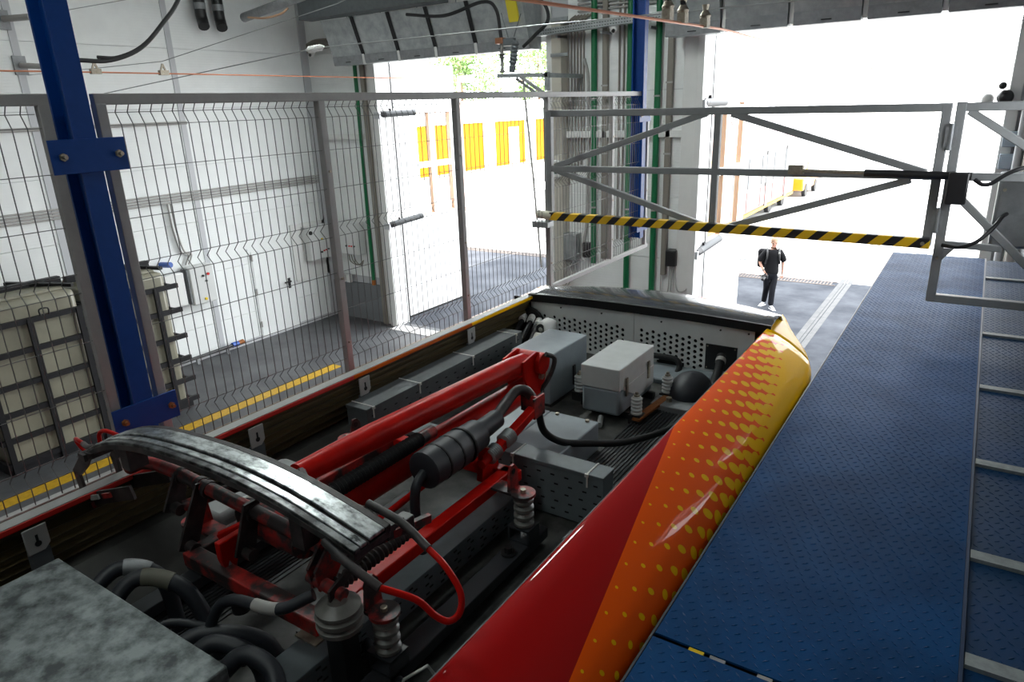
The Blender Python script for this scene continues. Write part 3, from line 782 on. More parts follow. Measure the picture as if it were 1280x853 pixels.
t = thing('safety_fence', 'grey wire mesh safety fence panel left of the near blue post', 'fence', (FX, 0.3, 3.35))
part('top_rail', MB().box(FX - 0.02, FX + 0.02, -1.2, 1.585, 5.175, 5.225), fence_m, t, bevel=0.004)
part('bottom_rail', MB().box(FX - 0.02, FX + 0.02, -1.2, 1.585, 3.35, 3.40), fence_m, t, bevel=0.004)
for y in (0.2, 1.56):
    part('post', MB().box(FX - 0.02, FX + 0.02, y - 0.025, y + 0.025, 3.35, 5.18), fence_m, t, bevel=0.004)
fence_mesh(-1.2, 0.175, t)
fence_mesh(0.225, 1.535, t)
t = thing('safety_fence', 'long grey wire mesh safety fence from the near blue post to the far one', 'fence', (FX, 5, 3.35))
part('top_rail', MB().box(FX - 0.02, FX + 0.02, 1.78, 8.22, 5.175, 5.225), fence_m, t, bevel=0.004)
part('bottom_rail', MB().box(FX - 0.02, FX + 0.02, 1.78, 8.40, 3.32, 3.37), fence_m, t, bevel=0.004)
ps = (1.805, 3.15, 4.53, 5.93, 7.33, 8.32)
for i, y in enumerate(ps):
    part('post', MB().box(FX - 0.025, FX + 0.025, y - 0.025, y + 0.025, 3.36, 5.18 if i < 5 else 4.9), fence_m, t, bevel=0.004)
for i in range(5):
    fence_mesh(ps[i] + 0.025, ps[i + 1] - 0.025, t)
for y in ps[1:]:
    for z in (4.75, 4.05, 3.6):
        part('bolt', MB().cyl((FX + 0.025, y, z), (FX + 0.035, y, z), 0.009, 8), bolt_m, t)


def hang_post(y, lb, z0):
    t = thing('hanging_post', lb, 'post', (FX, y, z0), 'blue posts hanging from the ceiling')
    part('beam', MB().box(FX + 0.045, FX + 0.06, y - 0.05, y + 0.05, z0, 8.2).box(FX - 0.08, FX + 0.045, y - 0.005, y + 0.005, z0, 8.2)
         .box(FX - 0.095, FX - 0.08, y - 0.05, y + 0.05, z0, 8.2), blue_m, t)
    for z, h in ((4.955, 0.15), (3.655, 0.15)):
        p = part('clamp_plate', MB().box(FX + 0.062, FX + 0.072, y - 0.17, y + 0.17, z - h / 2, z + h / 2), blue_m, t, bevel=0.002)
        for dy in (-0.12, 0.13):
            part('bolt', MB().cyl((FX + 0.072, y + dy, z), (FX + 0.084, y + dy, z), 0.018, 6).cyl((FX + 0.084, y + dy, z), (FX + 0.105, y + dy, z), 0.009, 10), bolt_m if z > 4 else rust_m, p)
    return t


hang_post(1.685, 'near blue steel post hanging from the ceiling, with bolted clamp plates', 3.52)
hang_post(8.10, 'far blue steel post hanging in front of the end wall between green pipes', 3.49)

# ---------------------------------------------------------------- swing gate across the tram
GY = 5.9
g = thing('swing_gate', 'wide grey truss gate spanning above the tram front', 'gate', (-1.85, GY, 4.0), 'grey swing gates')
S = 0.058


def rail(name, p, q, par, s=S, m=None):
    d = {'end_post': 0.003, 'wall_post': 0.003, 'upright': -0.002, 'diagonal': -0.006, 'middle_rail': -0.004}.get(name, 0)
    return part(name, MB().bar(p, q, s + d, s + d, (0, 1, 0)), m or gate_m, par, bevel=0.006)


rail('top_rail', (-3.46, GY, 5.03), (-0.23, GY, 4.995), g)
rail('middle_rail', (-3.46, GY, 4.53), (-0.25, GY, 4.53), g)
rail('bottom_rail', (-3.46, GY + 0.02, 4.06), (-0.24, GY + 0.02, 4.045), g, 0.045)
rail('end_post', (-3.46, GY, 4.04), (-3.46, GY, 5.05), g)
rail('end_post', (-0.262, GY, 4.03), (-0.262, GY, 5.02), g)
rail('upright', (-1.86, GY, 4.07), (-1.86, GY, 5.0), g)
rail('diagonal', (-3.40, GY, 4.55), (-1.95, GY, 5.0), g)
rail('diagonal', (-3.40, GY, 4.52), (-1.95, GY, 4.08), g)
rail('diagonal', (-1.75, GY, 4.99), (-0.33, GY, 4.55), g)
rail('diagonal', (-0.42, GY, 4.50), (-1.72, GY, 4.08), g)
for z in (4.80, 4.22):
    part('hinge', MB().cyl((-0.215, GY - 0.03, z - 0.09), (-0.215, GY - 0.03, z + 0.09), 0.017, 10).box(-0.25, -0.18, GY - 0.04, GY - 0.03, z - 0.07, z + 0.07), galv_d, g)
t = thing('swing_gate', 'short grey braced gate frame over the blue platform', 'gate', (0.1, GY, 3.62), 'grey swing gates')
rail('end_post', (-0.178, GY, 3.62), (-0.178, GY, 5.03), t)
rail('top_rail', (-0.2, GY, 4.995), (0.6, GY, 4.995), t)
rail('middle_rail', (-0.15, GY, 4.53), (0.6, GY, 4.53), t)
rail('middle_rail', (-0.15, GY, 4.05), (0.2, GY, 4.04), t, 0.05)
rail('bottom_rail', (-0.2, GY, 3.645), (0.6, GY, 3.645), t)
rail('diagonal', (-0.13, GY, 4.97), (0.50, GY, 4.55), t)
rail('diagonal', (-0.12, GY, 4.40), (0.60, GY, 3.70), t)
rail('wall_post', (0.58, GY, 3.45), (0.58, GY, 5.03), t)
for z in (4.42, 4.38):
    part('bolt', MB().cyl((-0.178, GY - 0.03, z), (-0.178, GY - 0.036, z), 0.008, 8), white_m, t)
part('gusset', MB().prism([(-0.15, 4.02), (-0.08, 4.02), (-0.15, 3.93)], 'y', GY - 0.02, GY + 0.02), gate_m, t)
part('bolt', MB().cyl((-0.178, GY - 0.03, 3.95), (-0.178, GY - 0.045, 3.95), 0.012, 8), bolt_m, t)
# actuator
t = thing('gate_actuator', 'black rod actuator fixed along the gate middle rail', 'actuator', (-0.6, 5.82, 4.5))
part('rod', MB().cyl((-1.20, 5.81, 4.56), (-0.70, 5.81, 4.55), 0.013, 10), bolt_m, t)
part('barrel', MB().cyl((-0.72, 5.81, 4.55), (-0.05, 5.81, 4.54), 0.028, 12), blackp_m, t)
part('motor_housing', MB().box(-0.185, -0.06, 5.75, 5.85, 4.35, 4.57), blackp_m, t, bevel=0.012)
part('end_bracket', MB().box(-1.26, -1.15, 5.80, 5.87, 4.53, 4.60), bolt_m, t, bevel=0.004)
for k, (pts, lb) in enumerate((([(-0.03, 5.8, 4.52), (0.02, 5.78, 4.49), (0.07, 5.78, 4.50), (0.14, 5.78, 4.56), (0.22, 5.8, 4.60), (0.29, 5.9, 4.60), (0.34, 6.1, 4.56), (0.35, 6.2, 4.515)], 'black corrugated cable from the actuator motor to the wall'),
                               ([(-0.16, 5.84, 4.05), (-0.05, 5.8, 4.05), (0.05, 5.8, 4.10), (0.13, 5.88, 4.19), (0.17, 6.03, 4.24), (0.20, 6.155, 4.25)], 'black cable from the striped barrier to the grey wall box'))):
    solo('gate_cable', MB().tube(spline(pts, 7), 0.014, 8), black_m, lb, 'cable')
# striped barrier
def stripes():
    m = mat('hazard_stripes', (0.85, 0.55, 0.02), 0.45)
    nt = m.node_tree
    N, L = nt.nodes, nt.links
    geo = N.new('ShaderNodeNewGeometry')
    sep = N.new('ShaderNodeSeparateXYZ')
    L.new(geo.outputs['Position'], sep.inputs[0])
    a = N.new('ShaderNodeMath'); a.operation = 'MULTIPLY_ADD'
    a.inputs[1].default_value = -1.0
    L.new(sep.outputs['Z'], a.inputs[0]); L.new(sep.outputs['X'], a.inputs[2])
    d = N.new('ShaderNodeMath'); d.operation = 'MULTIPLY'; d.inputs[1].default_value = 1 / 0.176
    L.new(a.outputs[0], d.inputs[0])
    f = N.new('ShaderNodeMath'); f.operation = 'FRACT'; L.new(d.outputs[0], f.inputs[0])
    c = N.new('ShaderNodeMath'); c.operation = 'LESS_THAN'; c.inputs[1].default_value = 0.46
    L.new(f.outputs[0], c.inputs[0])
    mx = N.new('ShaderNodeMix'); mx.data_type = 'RGBA'
    mx.inputs['A'].default_value = (0.80, 0.48, 0.01, 1); mx.inputs['B'].default_value = (0.012, 0.012, 0.014, 1)
    L.new(c.outputs[0], mx.inputs['Factor'])
    L.new(mx.outputs['Result'], N['Principled BSDF'].inputs['Base Color'])
    return m


t = thing('striped_barrier', 'yellow and black striped barrier bar hung along the gate bottom', 'barrier', (-1.85, 5.83, 4.03))
part('bar', MB().bar((-3.42, 5.83, 4.09), (-0.235, 5.83, 4.06), 0.07, 0.075, (0, 0, 1)), stripes(), t, bevel=0.006)
part('end_joint', MB().cyl((-3.56, 5.83, 4.10), (-3.40, 5.83, 4.09), 0.042, 14), mat('cream_plastic', (0.6, 0.56, 0.45), 0.45), t)
part('bracket', MB().box(-3.62, -3.44, 5.80, 5.92, 3.97, 4.03), galv_m, t, bevel=0.006)
part('bolt', MB().cyl((-0.28, 5.79, 4.06), (-0.28, 5.78, 4.06), 0.014, 8), bolt_m, t)
wall_box('gate_control_cabinet', 0.12, 0.60, 6.15, 6.45, 4.0, 4.52, galv_d, 'dark grey gate control cabinet at the right edge of the frame', cat='cabinet')
for z in (4.08, 4.42):
    part('bolt', MB().cyl((0.16, 6.135, z), (0.16, 6.12, z), 0.012, 8), bolt_m, bpy.data.objects['gate_control_cabinet'])
for i, (x, y, r) in enumerate(((0.38, 11.9, 0.05), (0.50, 11.8, 0.06), (0.46, 10.6, 0.05))):
    solo('wall_pipe', MB().cyl((x, y, 0.2), (x, y, 8.1), r, 12), [trim_m, cond_d, conduit_m][i], ['pale vertical pipe at the right doorway edge', 'brown vertical pipe at the far right wall', 'grey vertical pipe by the right wall behind the gate'][i], 'pipe')
for i, z in enumerate((4.35, 4.05)):
    wall_box('door_switch_box', 0.18, 0.42, 12.0, 12.12, z, z + 0.2, mat('pale_blue_box%d' % i, (0.38, 0.45, 0.52), 0.4), ['pale blue switch box on the right door frame, upper', 'pale blue switch box on the right door frame, lower'][i], bevel=0.006)

# ---------------------------------------------------------------- raised platform
PZ = 3.4
t = thing('service_platform', 'raised blue tread plate service platform beside the tram', 'platform', (-0.1, 4, 0))


def lugs(x0, x1, y0, y1, p=0.036):
    m = MB()
    ny = int((y1 - y0) / p)
    nx = int((x1 - x0) / p)
    for j in range(ny):
        for i in range(nx):
            x = x0 + (i + (0.3 if j % 2 else 0.7)) * (x1 - x0) / nx
            y = y0 + (j + 0.5) * (y1 - y0) / ny
            s = 0.62 if (i + j // 2) % 2 else -0.62
            a, b = V(0.7071, s, 0) * 0.0145, V(-s, 0.7071, 0) * 0.0038
            c = V(x, y, PZ)
            k = len(m.v)
            m.v += [c - a, c - b, c + a, c + b, c - a * 0.45 + V(0, 0, 0.0019), c + a * 0.45 + V(0, 0, 0.0019)]
            m.f += [(k, k + 1, k + 5, k + 4), (k + 1, k + 2, k + 5), (k + 2, k + 3, k + 4, k + 5), (k + 3, k, k + 4)]
    return m


for y0, y1 in ((-1.5, 1.81), (1.83, 8.82)):
    p = part('tread_plate', MB().box(-0.69, 0.17, y0, y1, PZ - 0.008, PZ), plate_m, t)
    part('tread_lugs', lugs(-0.685, 0.165, y0 + 0.005, y1 - 0.005), lug_m, p, kind='stuff', flat=True)
part('edge_angle', MB().box(-0.70, -0.692, -1.5, 8.82, PZ - 0.07, PZ + 0.002), mat('dark_edge', (0.03, 0.035, 0.045), 0.5), t)
part('deck_frame', MB().box(-0.68, 0.6, -1.5, 8.8, PZ - 0.16, PZ - 0.03), black_m, t)
for k, (x, w, m) in enumerate(((-0.57, 0.05, yel_btn), (-0.50, 0.05, galv_d), (-0.35, 0.045, conduit_m))):
    part('gap_debris', MB().box(x, x + w, 1.812, 1.828, PZ - 0.012, PZ - 0.003), m, t)
part('seam_strip', MB().box(0.171, 0.182, -1.5, 8.82, PZ - 0.01, PZ + 0.003), mat('seam_dark', (0.01, 0.03, 0.08), 0.4), t)
yb = [1.55, 2.22, 2.85, 3.70, 4.78, 5.95, 7.02, 7.88, 8.82]
for i in range(len(yb) - 1):
    p = part('side_plate', MB().box(0.185, 0.52, yb[i] + 0.03, yb[i + 1] - 0.03, PZ - 0.02, PZ - 0.012), flap_m, t)
    q = lugs(0.19, 0.515, yb[i] + 0.035, yb[i + 1] - 0.035)
    q.v = [v - V(0, 0, 0.012) for v in q.v]
    part('tread_lugs', q, flap_m, p, kind='stuff', flat=True)
    part('side_bar', MB().box(0.185, 0.52, yb[i] - 0.03, yb[i] + 0.03, PZ - 0.02, PZ + 0.004), mat('pale_bar', (0.33, 0.36, 0.36), 0.5, 0.3, var=0.3, scale=20) if i == 0 else bpy.data.materials['pale_bar'], t)
part('kick_plate', MB().box(0.52, 0.54, -1.5, 8.8, PZ - 0.1, PZ + 0.14), black_m, t)
for y in (-1, 2, 5, 8):
    part('support_leg', MB().box(-0.6, -0.5, y, y + 0.1, 0, PZ - 0.16).box(0.45, 0.55, y, y + 0.1, 0, PZ - 0.16), blue_m, t)
# ================================================================ THE TRAM
T = thing('tram', 'red and orange tram with yellow halftone dots, roof well open beside the blue platform', 'tram', (-2.03, 0, 0))
RZ = 3.17                                                # roof floor
X0, X1 = -2.985, -1.07                                   # inner edges of the fairings
paint_red = mat('tram_red', (0.45, 0.010, 0.012), 0.2, coat=0.8)


def cover_paint():
    m = mat('tram_livery', (0.5, 0.1, 0.01), 0.5, coat=0.28, spec=0.02)
    nt = m.node_tree
    N, L = nt.nodes, nt.links
    uv = N.new('ShaderNodeUVMap')
    sep = N.new('ShaderNodeSeparateXYZ')
    L.new(uv.outputs[0], sep.inputs[0])

    def mth(op, a, b=None, c=None):
        n = N.new('ShaderNodeMath')
        n.operation = op
        for i, x in enumerate((a, b, c)):
            if x is None:
                continue
            if isinstance(x, (int, float)):
                n.inputs[i].default_value = x
            else:
                L.new(x, n.inputs[i])
        return n.outputs[0]
    u, v = sep.outputs['X'], sep.outputs['Y']
    yb = mth('MULTIPLY_ADD', u, -5.2, 3.0)               # where red turns to orange
    t = mth('SUBTRACT', v, yb)
    r = mth('MULTIPLY_ADD', mth('MULTIPLY', t, t), 0.0056, mth('MULTIPLY_ADD', t, 0.0062, 0.0052))
    u1, v1 = mth('SUBTRACT', u, 0.295), mth('SUBTRACT', v, 1.604)
    # dots on a skewed lattice: steps (0.050, 0.055) and (-0.0725, 0.067) in metres
    i_ = mth('DIVIDE', mth('MULTIPLY_ADD', u1, 0.050, mth('MULTIPLY', v1, 0.055)), 0.0743)
    j_ = mth('DIVIDE', mth('MULTIPLY_ADD', u1, -0.0725, mth('MULTIPLY', v1, 0.067)), 0.0988)
    fa = mth('WRAP', i_, 0.0743 / 2, -0.0743 / 2)
    fb = mth('WRAP', j_, 0.0988 / 2, -0.0988 / 2)
    d = mth('SQRT', mth('ADD', mth('MULTIPLY', fa, fa), mth('MULTIPLY', fb, fb)))
    dot = mth('LESS_THAN', d, r)
    dot = mth('MULTIPLY', dot, mth('GREATER_THAN', t, 0.06))
    dot = mth('MAXIMUM', dot, mth('GREATER_THAN', t, 2.62))
    isor = mth('GREATER_THAN', t, 0)

    def mix(f, A, B):
        n = N.new('ShaderNodeMix')
        n.data_type = 'RGBA'
        L.new(f, n.inputs['Factor'])
        for s, x in (('A', A), ('B', B)):
            if isinstance(x, tuple):
                n.inputs[s].default_value = (*x, 1)
            else:
                L.new(x, n.inputs[s])
        return n.outputs['Result']
    c = mix(isor, (0.38, 0.006, 0.006), (0.90, 0.10, 0.0))
    c = mix(dot, c, (0.95, 0.50, 0.0))
    L.new(c, N['Principled BSDF'].inputs['Base Color'])
    return m


livery = cover_paint()
paint_yel = mat('tram_yellow', (0.95, 0.50, 0.0), 0.45, coat=0.12, spec=0.04)
sec = [(0.0, 3.50, 0.0), (0.0, 3.597, 0.0), (0.03, 3.603, 0), (0.25, 3.580, 0), (0.50, 3.538, 0), (0.75, 3.482, 0), (0.92, 3.432, 0), (0.99, 3.37, 0), (1.01, 3.1, 0), (1.01, 2.6, 0)]


def cover(ys, name, m, parent):
    mb = MB()
    mb.uv = []
    n = len(sec)
    for y in ys:
        f = max(0.0, (y - 4.3) / 1.05)
        w = 0.365 * (1 - min(f, 1) ** 2.2 * 0.92)
        xi = X1 - 0.02 * max(0, f) + 0.0
        dz = -0.05 * f ** 2
        s_ = 0.0
        prev = None
        for a, z, _ in sec:
            q = V(xi + a * w, y, z + dz)
            if prev is not None:
                s_ += (q - prev).length
            prev = q
            mb.v.append(q)
            mb.uv.append((s_ - 0.097, y))
    for j in range(len(ys) - 1):
        for i in range(n - 1):
            mb.f.append((j * n + i, j * n + i + 1, (j + 1) * n + i + 1, (j + 1) * n + i))
    o = part(name, mb, m, parent, ang=70)
    o.modifiers.new('thickness', 'SOLIDIFY').thickness = 0.01
    return o


cover([-2 + 0.25 * k for k in range(26)] + [4.45, 4.6, 4.70], 'side_cover', livery, T)
cover([4.708 + 0.06 * k for k in range(10)], 'front_corner', paint_yel, T)
part('cover_flange', MB().box(X1 - 0.06, X1 + 0.01, -2, 4.76, 3.16, 3.52), traydk_m, T)
# lower body, hidden by the platform and fence but standing on the rails
part('body', MB().box(-3.28, -0.77, -9, 5.2, 0.45, 3.10), paint_red, T, bevel=0.05)
for y in (-6.5, 2.2):
    part('bogie', MB().box(-2.9, -1.15, y - 1.0, y + 1.0, 0.12, 0.5), black_m, T)
    for dy in (-0.7, 0.7):
        for x in (-2.79, -1.27):
            part('wheel', MB().cyl((x - 0.06, y + dy, 0.33), (x + 0.06, y + dy, 0.33), 0.32, 24), black_m, T)
# far fairing: outer skin, inner corrugated lining, rim
poly = [(-3.28, 3.0), (-3.29, 3.25), (-3.25, 3.42), (-3.16, 3.54), (-3.05, 3.595), (X0, 3.60), (X0, 3.57), (-3.04, 3.55), (-3.14, 3.48), (-3.2, 3.35), (-3.2, 3.0)]
part('far_fairing', MB().prism(poly, 'y', -2, 4.9), paint_red, T)
lin = MB()
pr = [(X0 - 0.005, 3.575)]
for k in range(6):
    z = 3.55 - 0.042 * k
    pr += [(X0 - 0.012 - 0.004 * k, z), (X0 - 0.03 - 0.004 * k, z - 0.014), (X0 - 0.03 - 0.004 * k, z - 0.03), (X0 - 0.012 - 0.004 * k, z - 0.04)]
pr += [(X0 + 0.0, 3.31), (X0 - 0.12, 3.31), (X0 - 0.12, 3.575)]
part('fairing_lining', lin.prism(pr, 'y', -2, 4.76), olive_m, T, flat=True)
part('rim_cap', MB().box(X0 - 0.06, X0 + 0.004, -2, 4.9, 3.590, 3.602), rim_m, T)
for y0, y1, m in ((-2, 2.7, stripe_red), (2.7, 3.9, mat('rim_orange', (0.62, 0.11, 0.004), 0.25, coat=0.5)), (3.9, 5.05, paint_yel)):
    part('rim_stripe', MB().box(X0 + 0.003, X0 + 0.012, y0, y1, 3.578, 3.598), m, T)
for y in (0.92, 1.98, 2.77, 3.87):
    b = part('bracket', MB().prism([(y - 0.045, 3.57), (y + 0.045, 3.57), (y + 0.045, 3.48), (y + 0.02, 3.455), (y - 0.045, 3.455)], 'x', X0 + 0.018, X0 + 0.026), rim_m, T, bevel=0.004)
    part('hook_hole', MB().cyl((X0 + 0.0265, y, 3.495), (X0 + 0.028, y, 3.495), 0.013, 12).box(X0 + 0.0265, X0 + 0.028, y - 0.005, y + 0.005, 3.50, 3.535), black_m, b)
    part('bracket_foot', MB().box(X0 - 0.0, X0 + 0.02, y - 0.04, y + 0.04, 3.33, 3.46), traydk_m, T)
part('ledge', MB().prism([(X0 - 0.06, 3.32), (X0 + 0.03, 3.322), (X0 + 0.10, 3.29), (X0 + 0.26, 3.19), (X0 + 0.30, RZ - 0.03), (X0 - 0.06, RZ - 0.03)], 'y', -2, 4.75), roof_m, T, ang=20)
part('roof_floor', MB().box(X0 + 0.2, X1 + 0.0, -2, 4.8, RZ - 0.05, RZ), roofw_m, T)
# ribbed rubber mats
for (x0, x1, y0, y1, ax) in ((-1.62, -1.13, 2.75, 4.7, 'x'), (-2.66, -2.3, 0.95, 1.9, 'x')):
    p = part('rubber_mat', MB().box(x0, x1, y0, y1, RZ, RZ + 0.006), mat_m, T)
    rb = MB()
    k = x0
    while k < x1 - 0.01:
        rb.box(k, k + 0.011, y0, y1, RZ + 0.006, RZ + 0.012)
        k += 0.022
    part('mat_ribs', rb, mat_m, p, kind='stuff', flat=True)
# pale worn strips and small angles on the roof
for k, (x0, x1, y0, y1) in enumerate(((-1.42, -1.34, 1.2, 2.5), (-1.30, -1.25, 1.3, 2.45), (-1.98, -1.72, 1.35, 2.4))):
    part('roof_strip', MB().box(x0, x1, y0, y1, RZ, RZ + 0.01), roofw_m if k != 1 else roof_m, T)
for (x, y) in ((-1.28, 2.36), (-1.76, 1.78)):
    part('roof_angle', MB().box(x - 0.05, x + 0.04, y - 0.04, y + 0.04, RZ, RZ + 0.09), galv_d, T, bevel=0.008)
# front bulkhead with punched holes
BY = 4.78
zt, zb = 3.56, RZ


def punched(x0, x1, hx0, ncol, nrow, name):
    mb = MB()
    pw, ph, r = 0.0475, 0.042, 0.0145
    xs = hx0 - pw / 2
    ztop = 3.455
    if xs > x0:
        mb.box(x0, xs, BY, BY + 0.006, zb, zt)
    if xs + ncol * pw < x1:
        mb.box(xs + ncol * pw, x1, BY, BY + 0.006, zb, zt)
    for c in range(ncol):
        a, b = xs + c * pw, xs + (c + 1) * pw
        z1 = ztop - (ph / 2 if c % 2 else 0)
        rows = nrow
        zb2 = z1 - rows * ph
        mb.add([(a, BY, z1), (b, BY, z1), (b, BY, zt), (a, BY, zt)], [(0, 1, 2, 3)])
        mb.add([(a, BY, zb), (b, BY, zb), (b, BY, zb2), (a, BY, zb2)], [(0, 1, 2, 3)])
        for k in range(rows):
            t0, t1 = z1 - (k + 1) * ph, z1 - k * ph
            cx, cz = (a + b) / 2, (t0 + t1) / 2
            out = [(b, cz), (b, t1), (cx, t1), (a, t1), (a, cz), (a, t0), (cx, t0), (b, t0)]
            ring = [(cx + r * math.cos(math.pi * q / 4), cz + r * math.sin(math.pi * q / 4)) for q in range(8)]
            i = len(mb.v)
            mb.v += [V(x, BY, z) for x, z in out] + [V(x, BY, z) for x, z in ring] + [V(x, BY + 0.01, z) for x, z in ring]
            for q in range(8):
                w = (q + 1) % 8
                mb.f += [(i + q, i + w, i + 8 + w, i + 8 + q), (i + 8 + q, i + 8 + w, i + 16 + w, i + 16 + q)]
    return part(name, mb, bulk_m, T, flat=True)


punched(-3.01, -2.075, -2.88, 16, 6, 'bulkhead_panel')
punched(-2.071, -1.16, -2.01, 11, 6, 'bulkhead_panel')
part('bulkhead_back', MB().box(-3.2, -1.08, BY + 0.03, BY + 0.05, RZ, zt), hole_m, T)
for x in (-2.72, -2.35, -1.85, -1.4, -1.2):
    part('screw', MB().cyl((x, BY, 3.525), (x, BY - 0.006, 3.525), 0.007, 8), blackp_m, T)
bp = part('cover_plate', MB().box(-1.50, -1.27, BY - 0.01, BY, 3.215, 3.41), blackp_m, T, bevel=0.003)
for x in (-1.485, -1.285):
    for z in (3.23, 3.395):
        part('screw', MB().cyl((x, BY - 0.01, z), (x, BY - 0.014, z), 0.006, 8), bolt_m, bp)
part('slot_opening', MB().box(-1.86, -1.66, BY - 0.004, BY, 3.19, 3.225), hole_m, T)
part('skirting', MB().box(-2.0, -1.16, BY - 0.35, BY - 0.03, RZ, RZ + 0.04), equip_m, T, bevel=0.01)
# glossy front cap: bowed strip with a black lip
cap = MB()
NX = 25
rows = 9
for i in range(NX):
    f = i / (NX - 1)
    x = X0 - 0.04 + f * (X1 + 0.02 - X0 + 0.04)
    g_ = 1 - (2 * f - 1) ** 2
    fr = 5.05 + 0.19 * g_
    cr = 0.022 * g_
    for (y, z) in ((4.765, 3.565), (4.765, 3.605), (4.80, 3.615), (4.765 + (fr - 4.765) * 0.45, 3.628), (4.765 + (fr - 4.765) * 0.75, 3.628), (fr, 3.612), (fr + 0.07, 3.55), (fr + 0.20, 3.35), (fr + 0.24, 3.0)):
        cap.v.append(V(x, y, z + cr))
for i in range(NX - 1):
    for k in range(rows - 1):
        a = i * rows + k
        cap.f.append((a, a + 1, a + rows + 1, a + rows))
o = part('front_cap', cap, cap_m, T, ang=50)
o.modifiers.new('thickness', 'SOLIDIFY').thickness = 0.012
lip = [(X0 - 0.03 + (X1 + 0.02 - X0 + 0.03) * i / 24, 4.758, 3.583 + 0.022 * (1 - (i / 12 - 1) ** 2)) for i in range(25)]
lp = MB()
for a, b in zip(lip, lip[1:]):
    lp.bar(a, b, 0.02, 0.062)
part('cap_lip', lp, black_m, T)
for x in (-2.86, -1.22):
    part('cap_latch', MB().box(x - 0.05, x + 0.05, 4.9, 4.92, 3.612, 3.625), blackp_m, T)
part('cap_gap', MB().bar((X1 - 0.006, 4.75, 3.606), (X1 - 0.006, 5.1, 3.60), 0.014, 0.014), black_m, T)

# ---------------------------------------------------------------- equipment on the roof
def eq_box(name, x0, x1, y0, y1, z0, z1, m, lb, cat='equipment box', grp=None, bevel=0.008, feet=True):
    t = thing(name, lb, cat, ((x0 + x1) / 2, (y0 + y1) / 2, z0), grp)
    part('housing', MB().box(x0, x1, y0, y1, z0, z1), m, t, bevel=bevel)
    return t


def insul(t, x, y, z0, h=0.11, r=0.034, n=4, m=porc_m, name='insulator'):
    prof = [(r * 0.7, 0)]
    for k in range(n):
        a = h * k / n
        prof += [(r, a + h / n * 0.15), (r * 1.02, a + h / n * 0.5), (r * 0.72, a + h / n * 0.8)]
    prof += [(r * 0.7, h)]
    p = part(name, MB().lathe((x, y, z0), (0, 0, 1), prof, 18), m, t)
    part('stud', MB().cyl((x, y, z0 + h), (x, y, z0 + h + 0.012), r * 0.55, 6).cyl((x, y, z0 + h), (x, y, z0 + h + 0.028), r * 0.28, 8), bolt_m, p)
    return p


t = eq_box('equipment_box', -2.51, -2.20, 3.71, 4.24, RZ + 0.01, 3.53, equip_m, 'blue-grey equipment box behind the pantograph knuckle')
part('front_seam', MB().box(-2.252, -2.249, 3.705, 3.712, RZ + 0.03, 3.51), black_m, t)
part('latch', MB().box(-2.199, -2.190, 4.02, 4.05, 3.22, 3.36), blackp_m, t)
part('latch', MB().box(-2.235, -2.215, 3.698, 3.709, 3.36, 3.42), bolt_m, t)
part('base_frame', MB().box(-2.52, -2.19, 3.70, 4.25, RZ, RZ + 0.012), blackp_m, t)
t = eq_box('equipment_box', -1.955, -1.69, 3.69, 4.24, 3.21, 3.39, equip_m, 'grey equipment box with a pale lid and side latches by the bulkhead', bevel=0.02)
part('lid', MB().box(-1.958, -1.687, 3.687, 4.243, 3.385, 3.53), equiplt_m, t, bevel=0.006)
part('side_flap', MB().prism([(3.72, 3.39), (4.235, 3.39), (4.235, 3.26), (4.0, 3.25)], 'x', -1.69, -1.683), equiplt_m, t)
for y in (3.77, 4.12):
    part('latch', MB().box(-1.682, -1.672, y, y + 0.025, 3.33, 3.45), bolt_m, t)
for y in (3.78, 4.15):
    part('foot', MB().box(-1.99, -1.65, y, y + 0.04, RZ, 3.215), blackp_m, t)
part('stub_pipe', MB().cyl((-1.80, 3.66, 3.20), (-1.76, 3.56, 3.195), 0.018, 10), galv_m, t)
for x, y, lb in ((-2.09, 3.92, 'ribbed porcelain bushing between the two equipment boxes, left one'), (-2.0, 3.88, 'ribbed porcelain bushing between the two equipment boxes, right one'),
                 (-1.60, 3.76, 'ribbed porcelain bushing at the near corner of the pale-lidded box'), (-1.56, 4.18, 'ribbed porcelain bushing at the far corner of the pale-lidded box')):
    t = thing('bushing', lb, 'insulator', (x, y, RZ), 'porcelain bushings by the equipment boxes')
    part('foot', MB().box(x - 0.04, x + 0.04, y - 0.04, y + 0.04, RZ, RZ + 0.06), blackp_m, t)
    insul(t, x, y, RZ + 0.06, 0.12, 0.036, 5, equiplt_m, 'ribbed_body')
t = solo('busbar', MB().bar((-1.58, 3.7, RZ + 0.045), (-1.53, 4.3, RZ + 0.045), 0.05, 0.015), rust_m, 'flat brown busbar joining the bushings right of the pale-lidded box', 'busbar')
for i, (x0, x1) in enumerate(((-2.28, -1.965), (-1.96, -1.64))):
    t = eq_box('low_housing', x0, x1, 2.73, 3.31, RZ, 3.35, equip_m, ['low flat grey housing under the cable bracket, left half of a pair', 'low flat grey housing under the drooping cable, right half of a pair'][i], 'housing', 'low grey housings')
    for x in (x0 + 0.06, x1 - 0.06):
        part('screw', MB().cyl((x, 3.28, 3.35), (x, 3.28, 3.362), 0.012, 8), bolt_m, t)
    part('bolt', MB().cyl((x1, 3.2, 3.26), (x1 + 0.015, 3.2, 3.26), 0.012, 8), bolt_m, t)


